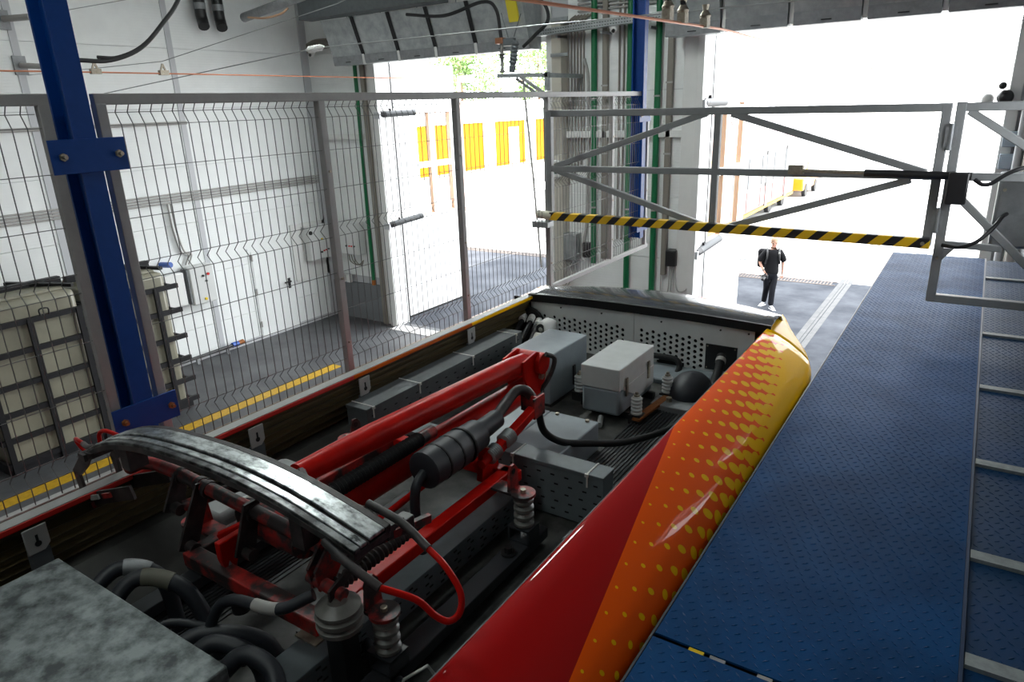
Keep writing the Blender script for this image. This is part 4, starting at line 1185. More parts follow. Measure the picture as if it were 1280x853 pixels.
def tray(name, lb, x0, x1, y0, y1, z0, z1, m, face, ties, nslot, grp='perforated cable trays'):
    """closed perforated tray; slots on the given side"""
    t = thing(name, lb, 'cable tray', ((x0 + x1) / 2, (y0 + y1) / 2, z0), grp)
    part('channel', MB().box(x0, x1, y0, y1, z0, z1 - 0.008), m, t)
    part('cover', MB().box(x0 - 0.004, x1 + 0.004, y0 - 0.004, y1 + 0.004, z1 - 0.02, z1), m, t, bevel=0.003)
    s = MB()
    for k in range(nslot):
        for j in range(5):
            z = z0 + (z1 - z0) * (j + 0.8) / 6
            f = (k + 0.5 + (0.25 if j % 2 else 0)) / nslot
            if f > 0.98:
                continue
            if face == 'x':
                y = y0 + (y1 - y0) * f
                s.box(x1 - 0.002, x1 + 0.0012, y - 0.011, y + 0.011, z - 0.004, z + 0.004)
            else:
                x = x0 + (x1 - x0) * f
                s.box(x - 0.011, x + 0.011, y0 - 0.0012, y0 + 0.002, z - 0.004, z + 0.004)
    part('slots', s, hole_m, t, kind='stuff', flat=True)
    for f in ties:
        q = MB()
        if face == 'x':
            y = y0 + (y1 - y0) * f
            q.box(x0 - 0.006, x1 + 0.006, y - 0.004, y + 0.004, z1, z1 + 0.003).box(x1 + 0.003, x1 + 0.007, y - 0.004, y + 0.004, z1 - 0.07, z1).box(x1 + 0.003, x1 + 0.014, y - 0.009, y + 0.009, z1 - 0.012, z1 + 0.004)
        else:
            x = x0 + (x1 - x0) * f
            q.box(x - 0.004, x + 0.004, y0 - 0.006, y1 + 0.006, z1, z1 + 0.003).box(x - 0.004, x + 0.004, y0 - 0.007, y0 - 0.003, z1 - 0.07, z1).box(x - 0.009, x + 0.009, y0 - 0.014, y0 - 0.003, z1 - 0.012, z1 + 0.004)
        part('cable_tie', q, tie_m, t)
    return t


tray('cable_tray', 'long dark perforated tray along the far fairing', -2.955, -2.79, 2.60, 4.28, 3.18, 3.455, traydk_m, 'x', (0.03, 0.28, 0.62, 0.95), 17)
tray('cable_tray', 'short grey perforated tray crossing beneath the red arms', -2.75, -2.40, 2.66, 2.80, 3.19, 3.36, tray_m, 'y', (0.3,), 4)
tray('cable_tray', 'grey perforated tray with white ties crossing towards the tram cover', -1.87, -1.25, 2.57, 2.68, 3.18, 3.46, tray_m, 'y', (0.2, 0.87), 8)
tray('cable_tray', 'low pale perforated tray under the red frame side', -1.80, -1.66, 1.05, 2.50, 3.18, 3.31, tray_m, 'x', (), 15)
# foreground box
t = eq_box('mottled_box', -2.69, -1.66, -0.3, 0.885, 3.30, 3.55, dusty_m, 'large dusty galvanised box in the near left corner of the roof', bevel=0.006)
part('gland', MB().lathe((-1.655, 0.70, 3.42), (1, 0, 0), [(0.05, 0), (0.05, 0.02), (0.038, 0.02), (0.038, 0.05)], 14), galv_m, t)
part('gland_nut', MB().lathe((-1.60, 0.74, 3.42), (1, 0.1, 0), [(0.042, 0), (0.046, 0.01), (0.046, 0.05), (0.035, 0.06)], 8), bolt_m, t)
part('feet', MB().box(-2.6, -2.5, 0.0, 0.8, RZ, 3.30).box(-1.85, -1.75, 0.0, 0.8, RZ, 3.30), black_m, t)
hoses = (((-2.55, 0.86, 3.40), (-2.56, 1.02, 3.46), (-2.46, 1.12, 3.40), (-2.40, 1.12, 3.22), (-2.40, 1.12, RZ)),
         ((-2.38, 0.86, 3.42), (-2.38, 1.0, 3.50), (-2.25, 1.10, 3.44), (-2.15, 1.12, 3.25), (-2.14, 1.12, RZ)),
         ((-2.22, 0.86, 3.36), (-2.2, 1.0, 3.38), (-2.05, 1.12, 3.30), (-2.02, 1.14, RZ)),
         ((-2.05, 0.86, 3.38), (-2.0, 1.0, 3.42), (-1.86, 1.13, 3.36), (-1.82, 1.18, RZ)),
         ((-1.90, 0.86, 3.42), (-1.86, 0.96, 3.48), (-1.72, 1.02, 3.42), (-1.66, 0.98, 3.25), (-1.68, 0.92, RZ)),
         ((-1.78, 0.86, 3.40), (-1.72, 0.97, 3.49), (-1.60, 0.99, 3.46), (-1.52, 0.90, 3.40), (-1.54, 0.76, 3.42)))
for k, h in enumerate(hoses):
    t = thing('hose', 'thick black hose looping from the dusty box, ' + ['farthest, with a grey band', 'second farthest, with a yellowish band', 'third from the far end, thin', 'fourth from the far end', 'second nearest', 'nearest, ending in a metal gland'][k], 'hose', h[-1], 'hoses from the dusty box')
    r = 0.03 if k != 2 else 0.016
    pp = spline(h, 7)
    part('tube', MB().tube(pp, r, 12), hose_m, t)
    if k < 2:
        part('band', MB().tube(pp[8:13], r + 0.003, 12), [galv_d, mat('band_khaki', (0.15, 0.145, 0.11), 0.6)][k], t)
# capacitor bundle, siren and small lamp in the far corner
t = thing('cable_coupler', 'dark round cable coupler with white plugs in the far roof corner', 'coupler', (-2.95, 4.6, 3.2))
part('dark_recess', MB().cyl((-2.84, 4.765, 3.37), (-2.84, 4.775, 3.37), 0.02, 8).lathe((-3.0, 4.74, 3.36), (0, -1, 0), [(0.15, 0), (0.15, 0.03), (0.13, 0.04)], 22), black_m, t)
for k, (x, z) in enumerate(((-3.02, 3.42), (-2.94, 3.42), (-2.87, 3.40), (-2.90, 3.34))):
    p = part('plug', MB().cyl((x + 0.03, 4.6, z + 0.01), (x, 4.68, z + 0.02), 0.03, 12), white_m, t)
    part('cable', MB().tube(spline([(x + 0.03, 4.6, z), (x + 0.08, 4.45, z - 0.03), (x + 0.1, 4.3, z - 0.12)], 4), 0.022, 8), black_m, p)
part('corrugated_collar', MB().tube(spline([(-2.95, 4.7, 3.26), (-2.88, 4.55, 3.25), (-2.82, 4.42, 3.2), (-2.8, 4.35, RZ)], 5), 0.07, 12), black_m, t)
t = thing('roof_siren', 'white rounded siren with a black speaker disc in the far roof corner', 'siren', (-2.72, 4.5, 3.2))
part('housing', MB().tube([(-2.70, 4.62, 3.44), (-2.70, 4.55, 3.44), (-2.71, 4.47, 3.43), (-2.715, 4.455, 3.43)], [0.03, 0.065, 0.062, 0.05], 18).box(-2.74, -2.66, 4.48, 4.6, 3.2, 3.42), white_m, t)
part('speaker_disc', MB().lathe((-2.716, 4.456, 3.43), (-0.05, -1, 0), [(0.045, 0), (0.045, 0.008), (0.03, 0.01)], 18), blackp_m, t)
part('speaker_cone', MB().lathe((-2.717, 4.446, 3.43), (-0.05, -1, 0), [(0.02, 0), (0.01, 0.008)], 14), conduit_m, t)
t = solo('cream_box', MB().prism([(4.28, RZ), (4.45, RZ), (4.45, 3.40), (4.40, 3.42), (4.28, 3.33)], 'x', -2.74, -2.62), mat('cream_box_paint', (0.42, 0.42, 0.36), 0.5), 'small cream box with a sloped top beside the dark coupler', 'box', bevel=0.006)
# black cover with thick hose at the bulkhead
t = thing('hose_shroud', 'black rubber shroud with a thick hose leaning to the bulkhead', 'hose', (-1.42, 4.3, RZ))
part('shroud', MB().sphere((-1.43, 4.28, RZ + 0.05), 0.15, 18, 10, (0.95, 1.25, 0.95)), hose_m, t)
part('thick_hose', MB().tube(spline([(-1.36, 4.70, 3.36), (-1.34, 4.6, 3.31), (-1.30, 4.3, 3.22), (-1.28, 4.05, 3.19)], 6), 0.032, 12), black_m, t)
part('hose_ring', MB().cyl((-1.348, 4.64, 3.33), (-1.352, 4.67, 3.345), 0.036, 14), conduit_m, t)
part('base_plate', MB().box(-1.60, -1.32, 3.98, 4.14, RZ, RZ + 0.05), galv_d, t, bevel=0.006)
part('nut', MB().cyl((-1.50, 4.06, RZ + 0.05), (-1.50, 4.06, RZ + 0.08), 0.02, 6), bolt_m, t)
solo('elbow_pipe', MB().tube(spline([(-2.0, 4.7, 3.27), (-1.9, 4.71, 3.272), (-1.74, 4.71, 3.275), (-1.68, 4.70, 3.262), (-1.66, 4.68, 3.22), (-1.66, 4.62, 3.19)], 6), 0.022, 12), black_m, 'black elbow pipe along the foot of the perforated bulkhead', 'pipe')
solo('drooping_cable', MB().tube(spline([(-1.86, 2.60, 3.64), (-1.82, 2.68, 3.72), (-1.77, 2.76, 3.72), (-1.74, 2.80, 3.62), (-1.74, 2.86, 3.46), (-1.68, 2.95, 3.37), (-1.58, 3.08, 3.33), (-1.46, 3.25, 3.29), (-1.36, 3.5, 3.26), (-1.28, 3.72, 3.25), (-1.22, 3.95, 3.22), (-1.2, 4.2, 3.2)], 7), 0.02, 10), black_m,
     'thick black cable drooping from the red bracket towards the tram cover', 'cable')
t = thing('cable_pair', 'pair of black cables tied with a white tie under the tram cover', 'cable', (-1.4, 1.3, RZ))
for dx in (0, 0.045):
    part('cable', MB().tube(spline([(-1.66 + dx, 1.42, RZ + 0.05), (-1.5 + dx, 1.34, RZ + 0.06), (-1.36 + dx, 1.34, RZ + 0.05), (-1.2 + dx, 1.42, RZ + 0.04), (-1.1 + dx, 1.5, RZ + 0.04)], 6), 0.022, 10), hose_m, t)
part('cable_tie', MB().tube([(-1.40, 1.30, RZ + 0.02), (-1.39, 1.33, RZ + 0.09), (-1.36, 1.42, RZ + 0.09), (-1.35, 1.45, RZ + 0.02)], 0.006, 6), tie_m, t)

# ================================================================ PANTOGRAPH
P = thing('pantograph', 'folded red single-arm pantograph with carbon strips on porcelain insulators', 'pantograph', (-2.03, 1.8, RZ))
FZ = 3.475


def red(name, p, q, w=0.06, h=0.055, m=None, **k):
    return part(name, MB().bar(p, q, w, h), m or red_m, P, bevel=0.005, **k)


red('frame_crossbar', (-2.37, 1.21, FZ), (-1.62, 1.21, FZ), 0.065, 0.06, redd_m)
red('frame_crossbar', (-2.40, 2.36, FZ), (-1.58, 2.36, FZ))
red('frame_side', (-2.36, 1.21, FZ), (-2.36, 2.38, FZ), m=redd_m)
red('frame_side', (-1.645, 1.18, FZ), (-1.645, 2.38, FZ))
for x, y in ((-1.645, 2.36), (-1.645, 1.2)):
    part('corner_plate', MB().box(x - 0.05, x + 0.05, y - 0.05, y + 0.05, FZ - 0.036, FZ - 0.03), bolt_m, P)
# insulators on channel rails
for x, s in ((-1.47, 1), (-2.55, -1)):
    part('mount_rail', MB().box(x - 0.045, x + 0.045, 0.9, 2.36, RZ + 0.04, RZ + 0.09), mat('rail_dark', (0.03, 0.033, 0.038), 0.5) if s == 1 else bpy.data.materials['rail_dark'], P, bevel=0.004)
    for y in (1.35, 2.23):
        part('pad', MB().box(x - 0.06, x + 0.05, y - 0.045, y + 0.045, RZ + 0.09, RZ + 0.10).box(x - 0.06, x + 0.05, y - 0.045, y + 0.045, RZ + 0.155, RZ + 0.165).box(x - 0.06, x - 0.05, y - 0.045, y + 0.045, RZ + 0.09, RZ + 0.16)
             .box(x + 0.04, x + 0.05, y - 0.045, y + 0.045, RZ + 0.09, RZ + 0.16), bpy.data.materials['rail_dark'], P)
        insul(P, x, y, RZ + 0.165, 0.15, 0.045, 4)
        e = part('frame_ear', MB().prism([(-0.05, 3.485), (0.05, 3.485), (0.05, 3.495), (0.0, 3.495), (-0.02, 3.505), (-0.05, 3.505)], 'x', x - 0.055, x + 0.05).box(0, 0, 0, 0, 0, 0) if False else
                 MB().lathe((x, y, 3.486), (0, 0, 1), [(0.055, 0), (0.055, 0.012)], 18).box(min(x, x - s * 0.16), max(x, x - s * 0.16), y - 0.04, y + 0.04, 3.486, 3.498), redd_m, P)
        part('lifting_lug', MB().prism([(y - 0.035, 3.49), (y + 0.045, 3.49), (y + 0.035, 3.59), (y + 0.015, 3.615), (y - 0.01, 3.615), (y - 0.025, 3.59)], 'x', x - s * 0.062, x - s * 0.05), redd_m, P)
        part('lug_hole', MB().cyl((x - s * 0.0635, y + 0.004, 3.585), (x - s * 0.0485, y + 0.004, 3.585), 0.014, 12), black_m, P)
    part('bolt', MB().cyl((x, 2.1, RZ + 0.09), (x, 2.1, RZ + 0.10), 0.035, 14).cyl((x, 2.1, RZ + 0.10), (x, 2.1, RZ + 0.125), 0.02, 6), blackp_m, P)
# large disc insulator under the arm pivot
part('disc_insulator', MB().lathe((-1.56, 1.235, 3.475), (0, 0, 1), [(0.05, 0), (0.076, 0.008), (0.080, 0.026), (0.064, 0.033), (0.078, 0.042), (0.080, 0.060), (0.062, 0.067), (0.074, 0.075), (0.076, 0.088), (0.035, 0.108), (0.028, 0.13)], 26), porc_m, P)
part('insulator_foot', MB().box(-1.60, -1.52, 1.20, 1.27, RZ, 3.475), blackp_m, P)
# arms
AX = -2.03
k0, k1 = V(AX, 3.12, 3.71), V(AX, 3.16, 3.545)
part('upper_arm', MB().tube([V(AX, 1.50, 3.785), V(AX, 1.9, 3.77), V(AX, 3.0, 3.717), k0], [0.045, 0.058, 0.06, 0.055], 20), red_m, P)
part('lower_arm', MB().tube([V(AX + 0.02, 1.42, 3.59), V(AX + 0.02, 1.7, 3.58), V(AX + 0.01, 2.9, 3.552), k1], [0.062, 0.072, 0.072, 0.068], 22), red_m, P)
kn = part('knuckle', MB().prism([(3.02, 3.755), (3.16, 3.775), (3.25, 3.74), (3.27, 3.67), (3.23, 3.52), (3.12, 3.50), (3.02, 3.66)], 'x', AX + 0.055, AX + 0.07), red_m, P, bevel=0.003)
part('knuckle_plate', MB().prism([(3.02, 3.755), (3.16, 3.775), (3.25, 3.74), (3.27, 3.67), (3.23, 3.52), (3.12, 3.50), (3.02, 3.66)], 'x', AX - 0.075, AX - 0.06), red_m, P, bevel=0.003)
part('knuckle_tube', MB().cyl((AX - 0.10, 3.19, 3.70), (AX + 0.10, 3.19, 3.70), 0.062, 20), red_m, P)
part('pivot_nut', MB().cyl((AX + 0.07, 3.19, 3.62), (AX + 0.09, 3.19, 3.62), 0.02, 6), bolt_m, P)
part('braid', MB().tube(spline([(AX + 0.11, 3.19, 3.76), (AX + 0.14, 3.24, 3.72), (AX + 0.12, 3.22, 3.62), (AX + 0.06, 3.2, 3.52), (AX + 0.02, 3.12, 3.49)], 5), 0.014, 8), soot_m, P)
part('guide_rod', MB().cyl((AX - 0.10, 1.6, 3.70), (AX - 0.08, 3.05, 3.70), 0.016, 10), redd_m, P)
# ribbed bellows damper between the arms
bel = [(0.022, -0.03)]
for k in range(26):
    bel += [(0.026, 0.02 * k), (0.036, 0.02 * k + 0.008), (0.026, 0.02 * k + 0.016)]
part('bellows', MB().lathe((-1.93, 1.58, 3.70), V(0, 1, 0.0), bel, 14), black_m, P)
part('bellows_head', MB().cyl((-1.93, 2.10, 3.70), (-1.93, 2.19, 3.70), 0.03, 12), redd_m, P)
# wrapped drive, spring pack and cable bracket on the near side
part('wrapped_drive', MB().tube([(-1.775, 1.93, 3.66), (-1.775, 1.94, 3.66), (-1.775, 2.18, 3.66), (-1.775, 2.20, 3.665), (-1.775, 2.32, 3.665), (-1.775, 2.33, 3.67), (-1.775, 2.48, 3.68)], [0.068, 0.084, 0.086, 0.076, 0.074, 0.050, 0.046], 18), hose_m, P)
for y in (2.02, 2.11, 2.2):
    part('drive_band', MB().lathe((-1.775, y, 3.66), (0, 1, 0), [(0.087, 0), (0.0885, 0.006), (0.087, 0.012)], 18), black_m, P)
part('drive_cable', MB().tube(spline([(-1.775, 1.96, 3.66), (-1.77, 1.88, 3.62), (-1.77, 1.86, 3.52), (-1.76, 1.86, 3.42), (-1.75, 1.87, RZ + 0.02)], 6), 0.022, 10), hose_m, P)
part('drive_hose', MB().tube(spline([(-1.775, 2.46, 3.68), (-1.79, 2.58, 3.71), (-1.79, 2.68, 3.745), (-1.765, 2.74, 3.73), (-1.745, 2.77, 3.66)], 6), 0.026, 10), soot_m, P)
part('cable_bracket', MB().box(-1.80, -1.70, 2.735, 2.745, 3.62, 3.71).box(-1.705, -1.695, 2.70, 2.80, 3.60, 3.71), redd_m, P)
part('bracket_arm', MB().bar((-1.70, 2.36, 3.58), (-1.72, 2.72, 3.64), 0.045, 0.045), red_m, P, bevel=0.004)
for (y, z) in ((2.30, 3.575), (2.42, 3.60)):
    sp = [(0.034, 0)]
    for k in range(6):
        sp += [(0.040, 0.012 * k + 0.004), (0.034, 0.012 * k + 0.010)]
    part('disc_spring', MB().lathe((-1.70, y, z), V(0, 1, 0.16), sp, 16), galv_m, P)
part('spring_shaft', MB().cyl((-1.70, 2.24, 3.565), (-1.71, 2.52, 3.61), 0.024, 12), red_m, P)
part('spring_post', MB().prism([(2.24, FZ), (2.38, FZ), (2.36, 3.60), (2.30, 3.62), (2.26, 3.60)], 'x', -1.73, -1.70), red_m, P)
part('tie_rod', MB().cyl((-1.84, 1.62, 3.52), (-1.82, 2.0, 3.56), 0.016, 10), red_m, P)
part('tie_rod_chrome', MB().cyl((-1.85, 1.73, 3.535), (-1.84, 1.90, 3.55), 0.019, 10), galv_m, P, label='bright chrome rod')
# transverse shaft beneath the head with clamps and plates
shf = spline([(-2.92, 1.31, 3.66), (-2.80, 1.325, 3.71), (-2.62, 1.33, 3.725), (-2.2, 1.335, 3.70), (-1.95, 1.34, 3.68), (-1.66, 1.34, 3.655)], 6)
part('head_shaft', MB().tube(shf, 0.027, 14), redd_m, P)
for x in (-2.55, -2.42, -2.37, -2.10):
    z = 3.715 - 0.09 * max(0, (x + 2.5)) * 0.8
    part('shaft_collar', MB().lathe((x - 0.012, 1.335, z), (1, 0, -0.05), [(0.036, 0), (0.036, 0.024)], 16), soot_m, P)
for (x, z0, dy) in ((-2.55, 3.60, -0.05), (-2.40, 3.50, -0.10), (-2.10, 3.55, -0.05)):
    part('link_plate', MB().prism([(1.30, 3.735), (1.37, 3.735), (1.37 + dy, z0), (1.33 + dy, z0 - 0.03), (1.28 + dy, z0)], 'x', x - 0.006, x + 0.006), soot_m, P)
    part('link_pivot', MB().cyl((x - 0.03, 1.325 + dy, z0), (x + 0.05, 1.325 + dy, z0), 0.024, 12), soot_m, P)
part('cross_link', MB().tube(spline([(-2.52, 1.30, 3.60), (-2.45, 1.42, 3.62), (-2.3, 1.6, 3.66), (-2.1, 1.62, 3.67)], 6), 0.024, 12), redd_m, P)
part('counter_arm', MB().bar((-2.34, 1.32, 3.50), (-2.15, 1.55, 3.60), 0.03, 0.04), red_m, P, bevel=0.004)
part('counter_lug', MB().prism([(1.20, 3.61), (1.32, 3.61), (1.32, 3.55), (1.27, 3.52), (1.25, 3.46), (1.22, 3.46), (1.2, 3.54)], 'x', -2.17, -2.14), red_m, P, bevel=0.004)
part('link_rod', MB().cyl((-2.155, 1.23, 3.53), (-2.13, 1.235, 3.36), 0.014, 10), galv_d, P)
part('link_rod_foot', MB().cyl((-2.13, 1.235, 3.30), (-2.13, 1.235, 3.36), 0.035, 14), blackp_m, P)
for x in (-2.36, -2.2, -2.02, -1.9):
    part('air_bellow', MB().lathe((x, 1.45, 3.55), (1, 0.2, 0), [(0.04, 0), (0.055, 0.02), (0.055, 0.07), (0.04, 0.09)], 16), black_m, P)
part('pivot_drum', MB().cyl((-2.14, 1.42, 3.60), (-1.9, 1.42, 3.60), 0.085, 22), redd_m, P)
ah = spline([(-1.63, 1.20, 3.60), (-1.72, 1.12, 3.56), (-1.9, 1.08, 3.55), (-1.98, 1.05, 3.48), (-2.0, 0.98, 3.32), (-2.05, 0.95, RZ + 0.02)], 6)
part('air_hose', MB().tube(ah, 0.02, 10), hose_m, P)
part('hose_label', MB().tube(ah[6:10], 0.0215, 12), conduit_m, P, label='pale sleeve on the black hose')
for dx in (0, 0.035):
    part('pivot_cheek', MB().prism([(1.22, 3.60), (1.28, 3.60), (1.40, 3.75), (1.38, 3.79), (1.33, 3.80), (1.21, 3.68)], 'x', -1.665 + dx, -1.655 + dx), redd_m, P)
part('pivot_cheek', MB().prism([(1.20, 3.60), (1.42, 3.70), (1.42, 3.73), (1.2, 3.64)], 'x', -1.56, -1.55), soot_m, P)
part('pivot_pin', MB().cyl((-1.69, 1.24, 3.625), (-1.53, 1.24, 3.61), 0.022, 12), redd_m, P)
part('return_spring', MB().lathe((-1.60, 1.28, 3.60), V(0.1, 1, 0.1), [(0.022 if k % 2 else 0.030, 0.010 * k) for k in range(34)], 12), soot_m, P)
# collector head: two carbon strips in holders, bowed up towards the middle
hp = [(-3.02, 3.765), (-2.90, 3.84), (-2.72, 3.905), (-2.5, 3.945), (-2.2, 3.965), (-1.95, 3.965), (-1.72, 3.945), (-1.52, 3.91), (-1.38, 3.88)]
hp = [(p.x, p.z) for p in spline([(a, 0, b) for a, b in hp], 4)]


def strip(y0, y1, dz0, dz1, name, m):
    mb = MB()
    n = len(hp)
    for x, z in hp:
        mb.v += [V(x, y0, z + dz0), V(x, y1, z + dz0), V(x, y1, z + dz1), V(x, y0, z + dz1)]
    for i in range(n - 1):
        for k in range(4):
            a, b = i * 4 + k, i * 4 + (k + 1) % 4
            mb.f.append((a, b, b + 4, a + 4))
    mb.f += [(0, 1, 2, 3), (4 * n - 1, 4 * n - 2, 4 * n - 3, 4 * n - 4)]
    return part(name, mb, m, P, bevel=0.003, ang=30)


strip(1.242, 1.308, -0.012, 0.0, 'carbon_strip', carbon_m)
strip(1.203, 1.230, -0.016, -0.004, 'carbon_strip', carbon_m)
strip(1.309, 1.336, -0.03, -0.003, 'strip_holder', soot_m)
strip(1.231, 1.241, -0.03, -0.010, 'strip_gap', soot_m)
strip(1.176, 1.202, -0.03, -0.008, 'strip_holder', holder_m)
strip(1.175, 1.33, -0.045, -0.02, 'strip_tray', soot_m)
for sgn, y in ((-1, 1.19), (1, 1.33)):
    # horns: sooty bars off both ends, the tips painted red and joined by a loop
    pass
part('end_bar', MB().bar((-1.43, 1.15, 3.845), (-1.43, 1.42, 3.835), 0.05, 0.02), soot_m, P)
part('end_bar', MB().bar((-2.96, 1.15, 3.775), (-2.96, 1.36, 3.775), 0.05, 0.03), soot_m, P)
for y, pts in ((0, [(-1.50, 1.36, 3.90), (-1.36, 1.36, 3.875), (-1.24, 1.345, 3.83)]), (1, [(-1.50, 1.17, 3.87), (-1.38, 1.15, 3.845), (-1.27, 1.16, 3.80)])):
    part('horn_bar', MB().tube(spline(pts, 5), 0.014, 10), soot_m, P)
part('horn_loop', MB().tube(spline([(-1.24, 1.345, 3.83), (-1.17, 1.335, 3.80), (-1.11, 1.325, 3.74), (-1.095, 1.30, 3.69), (-1.115, 1.27, 3.67), (-1.15, 1.25, 3.69), (-1.19, 1.22, 3.75), (-1.27, 1.16, 3.80)], 6), 0.0105, 10), red_m, P, label='red wire horn loop')
part('horn_loop', MB().tube(spline([(-2.98, 1.32, 3.80), (-3.08, 1.315, 3.80), (-3.13, 1.31, 3.77), (-3.14, 1.305, 3.70), (-3.19, 1.285, 3.665), (-3.24, 1.27, 3.70), (-3.25, 1.26, 3.74), (-3.20, 1.25, 3.75), (-3.16, 1.25, 3.745)], 6), 0.0095, 10), red_m, P, label='red wire horn loop')
part('horn_bar', MB().tube(spline([(-2.93, 1.20, 3.81), (-3.05, 1.22, 3.77), (-3.16, 1.25, 3.745)], 5), 0.012, 10), soot_m, P)
for y in (1.17, 1.33):
    part('side_plate', MB().prism([(-2.98, 3.79), (-2.90, 3.80), (-2.97, 3.72), (-3.05, 3.66), (-3.10, 3.65), (-3.11, 3.67)], 'y', y - 0.006, y + 0.006), soot_m, P)
    part('side_post', MB().prism([(-3.11, 3.67), (-3.06, 3.66), (-3.04, 3.56), (-3.0, 3.54), (-3.0, 3.51), (-3.08, 3.53)], 'y', y - 0.006, y + 0.006), redd_m, P)
    part('side_arm', MB().bar((-3.06, y, 3.535), (-2.74, y + 0.05, 3.64), 0.012, 0.06), soot_m, P)
part('side_tab', MB().bar((-2.98, 1.155, 3.575), (-2.93, 1.165, 3.59), 0.008, 0.022), rim_m, P)
part('side_tab', MB().bar((-2.90, 1.17, 3.60), (-2.85, 1.18, 3.615), 0.008, 0.022), redd_m, P)
for x in (-2.75, -1.70):
    part('head_spring', MB().box(x - 0.03, x + 0.03, 1.22, 1.30, 3.74, 3.88), soot_m, P)
for x, y in ((-1.45, 1.47), (-1.47, 1.40), (-1.50, 1.33)):
    part('clamp_block', MB().box(x - 0.025, x + 0.025, y - 0.02, y + 0.02, 3.76, 3.81), blackp_m, P, bevel=0.003)
part('clamp_arm', MB().bar((-1.48, 1.30, 3.78), (-1.42, 1.56, 3.76), 0.02, 0.03), redd_m, P)
part('upper_stay', MB().tube(spline([(-2.03, 1.52, 3.80), (-1.9, 1.44, 3.83), (-1.7, 1.36, 3.86), (-1.6, 1.30, 3.87)], 4), 0.016, 8), soot_m, P)
part('head_crosstube', MB().cyl((-2.45, 1.42, 3.80), (-1.6, 1.42, 3.80), 0.022, 12), soot_m, P)
# grey resistor housing under the shaft at the far side
t = eq_box('grey_resistor', -2.72, -2.50, 1.42, 1.95, 3.24, 3.48, mat('resistor_grey', (0.30, 0.31, 0.31), 0.5, var=0.2), 'rounded grey resistor housing under the pantograph head shaft', bevel=0.03)
part('end_panel', MB().box(-2.70, -2.52, 1.412, 1.42, 3.27, 3.45), traydk_m, t, bevel=0.01)
part('latch', MB().box(-2.50, -2.49, 1.6, 1.64, 3.3, 3.44), blackp_m, t)
part('white_cap', MB().cyl((-2.44, 1.52, 3.52), (-2.40, 1.56, 3.54), 0.03, 12), white_m, t)
part('feet', MB().box(-2.7, -2.66, 1.45, 1.9, RZ, 3.24).box(-2.56, -2.52, 1.45, 1.9, RZ, 3.24), blackp_m, t)
# ================================================================ PERSON, walking towards the hall
def skin(name, nodes, edges, m, parent, sub=2, root=0):
    """nodes: (x, y, z, rx, ry); grown into one continuous surface"""
    ox = W[parent.name]
    me = bpy.data.meshes.new(name)
    me.from_pydata([V(*n[:3]) - ox for n in nodes], edges, [])
    o = bpy.data.objects.new(name, me)
    COL.objects.link(o)
    o.parent = parent
    W[o.name] = ox
    o.modifiers.new('skin', 'SKIN')
    o.modifiers.new('smooth', 'SUBSURF').levels = sub
    o.modifiers['smooth'].render_levels = sub
    for i, n in enumerate(nodes):
        me.skin_vertices[0].data[i].radius = (n[3], n[4])
        me.skin_vertices[0].data[i].use_root = (i == root)
    o.modifiers['skin'].use_smooth_shade = True
    me.materials.append(m)
    return o


PX, PY = -4.07, 17.9
skin_m = mat('skin', (0.30, 0.165, 0.12), 0.6, spec=0.2)
cloth_m = mat('black_cloth', (0.006, 0.006, 0.007), 0.9, spec=0.15)
trous_m = mat('black_trousers', (0.005, 0.0055, 0.008), 0.9, spec=0.15)
shoe_m = mat('white_shoe', (0.30, 0.30, 0.32), 0.6)
hair_m = mat('short_fair_hair', (0.26, 0.17, 0.115), 0.9, spec=0.1)
pr_ = thing('person', 'person in black t-shirt and trousers walking with a backpack and a camera in the yard', 'person', (PX, PY, 0))
c, s_ = math.cos(R(18)), math.sin(R(18))


def B(x, y, z):
    """body frame: x to the person's left as seen by us to the right, y away from us"""
    return (PX + x * c - y * s_, PY + x * s_ + y * c, z)


def N(x, y, z, a, b=None):
    return (*B(x, y, z), a, a if b is None else b)


nodes = [N(0, 0, 0.95, .13, .10), N(0, 0, 1.10, .125, .095), N(0.01, 0, 1.28, .145, .10), N(0.01, 0.01, 1.43, .13, .085), N(0.015, 0, 1.51, .055, .055), N(0.02, -0.015, 1.57, .05, .052),
         N(0.02, -0.02, 1.64, .068, .082), N(0.02, -0.015, 1.715, .072, .088), N(0.02, -0.005, 1.765, .05, .06),
         # arms: 9.. left in picture (holds the camera)
         N(-0.17, 0.01, 1.43, .055), N(-0.25, 0.02, 1.29, .045), N(-0.29, 0.02, 1.16, .04), N(-0.22, -0.09, 1.03, .032), N(-0.17, -0.15, 0.95, .026),
         N(0.19, 0.01, 1.43, .055), N(0.245, 0.02, 1.29, .045), N(0.265, 0.03, 1.15, .04), N(0.27, 0.01, 1.02, .032), N(0.265, -0.01, 0.90, .026),
         # legs
         N(-0.09, 0, 0.86, .085), N(-0.075, 0.03, 0.50, .06), N(-0.10, 0.20, 0.10, .042), N(0.09, 0, 0.86, .085), N(0.055, -0.10, 0.50, .06), N(0.04, -0.16, 0.10, .042),
         # hand palms
         N(-0.155, -0.17, 0.91, .03, .018), N(0.265, -0.02, 0.85, .03, .018)]
edges = [(0, 1), (1, 2), (2, 3), (3, 4), (4, 5), (5, 6), (6, 7), (7, 8), (3, 9), (9, 10), (10, 11), (11, 12), (12, 13), (3, 14), (14, 15), (15, 16), (16, 17), (17, 18),
         (0, 19), (19, 20), (20, 21), (0, 22), (22, 23), (23, 24), (13, 25), (18, 26)]
skin('body', nodes, edges, skin_m, pr_)
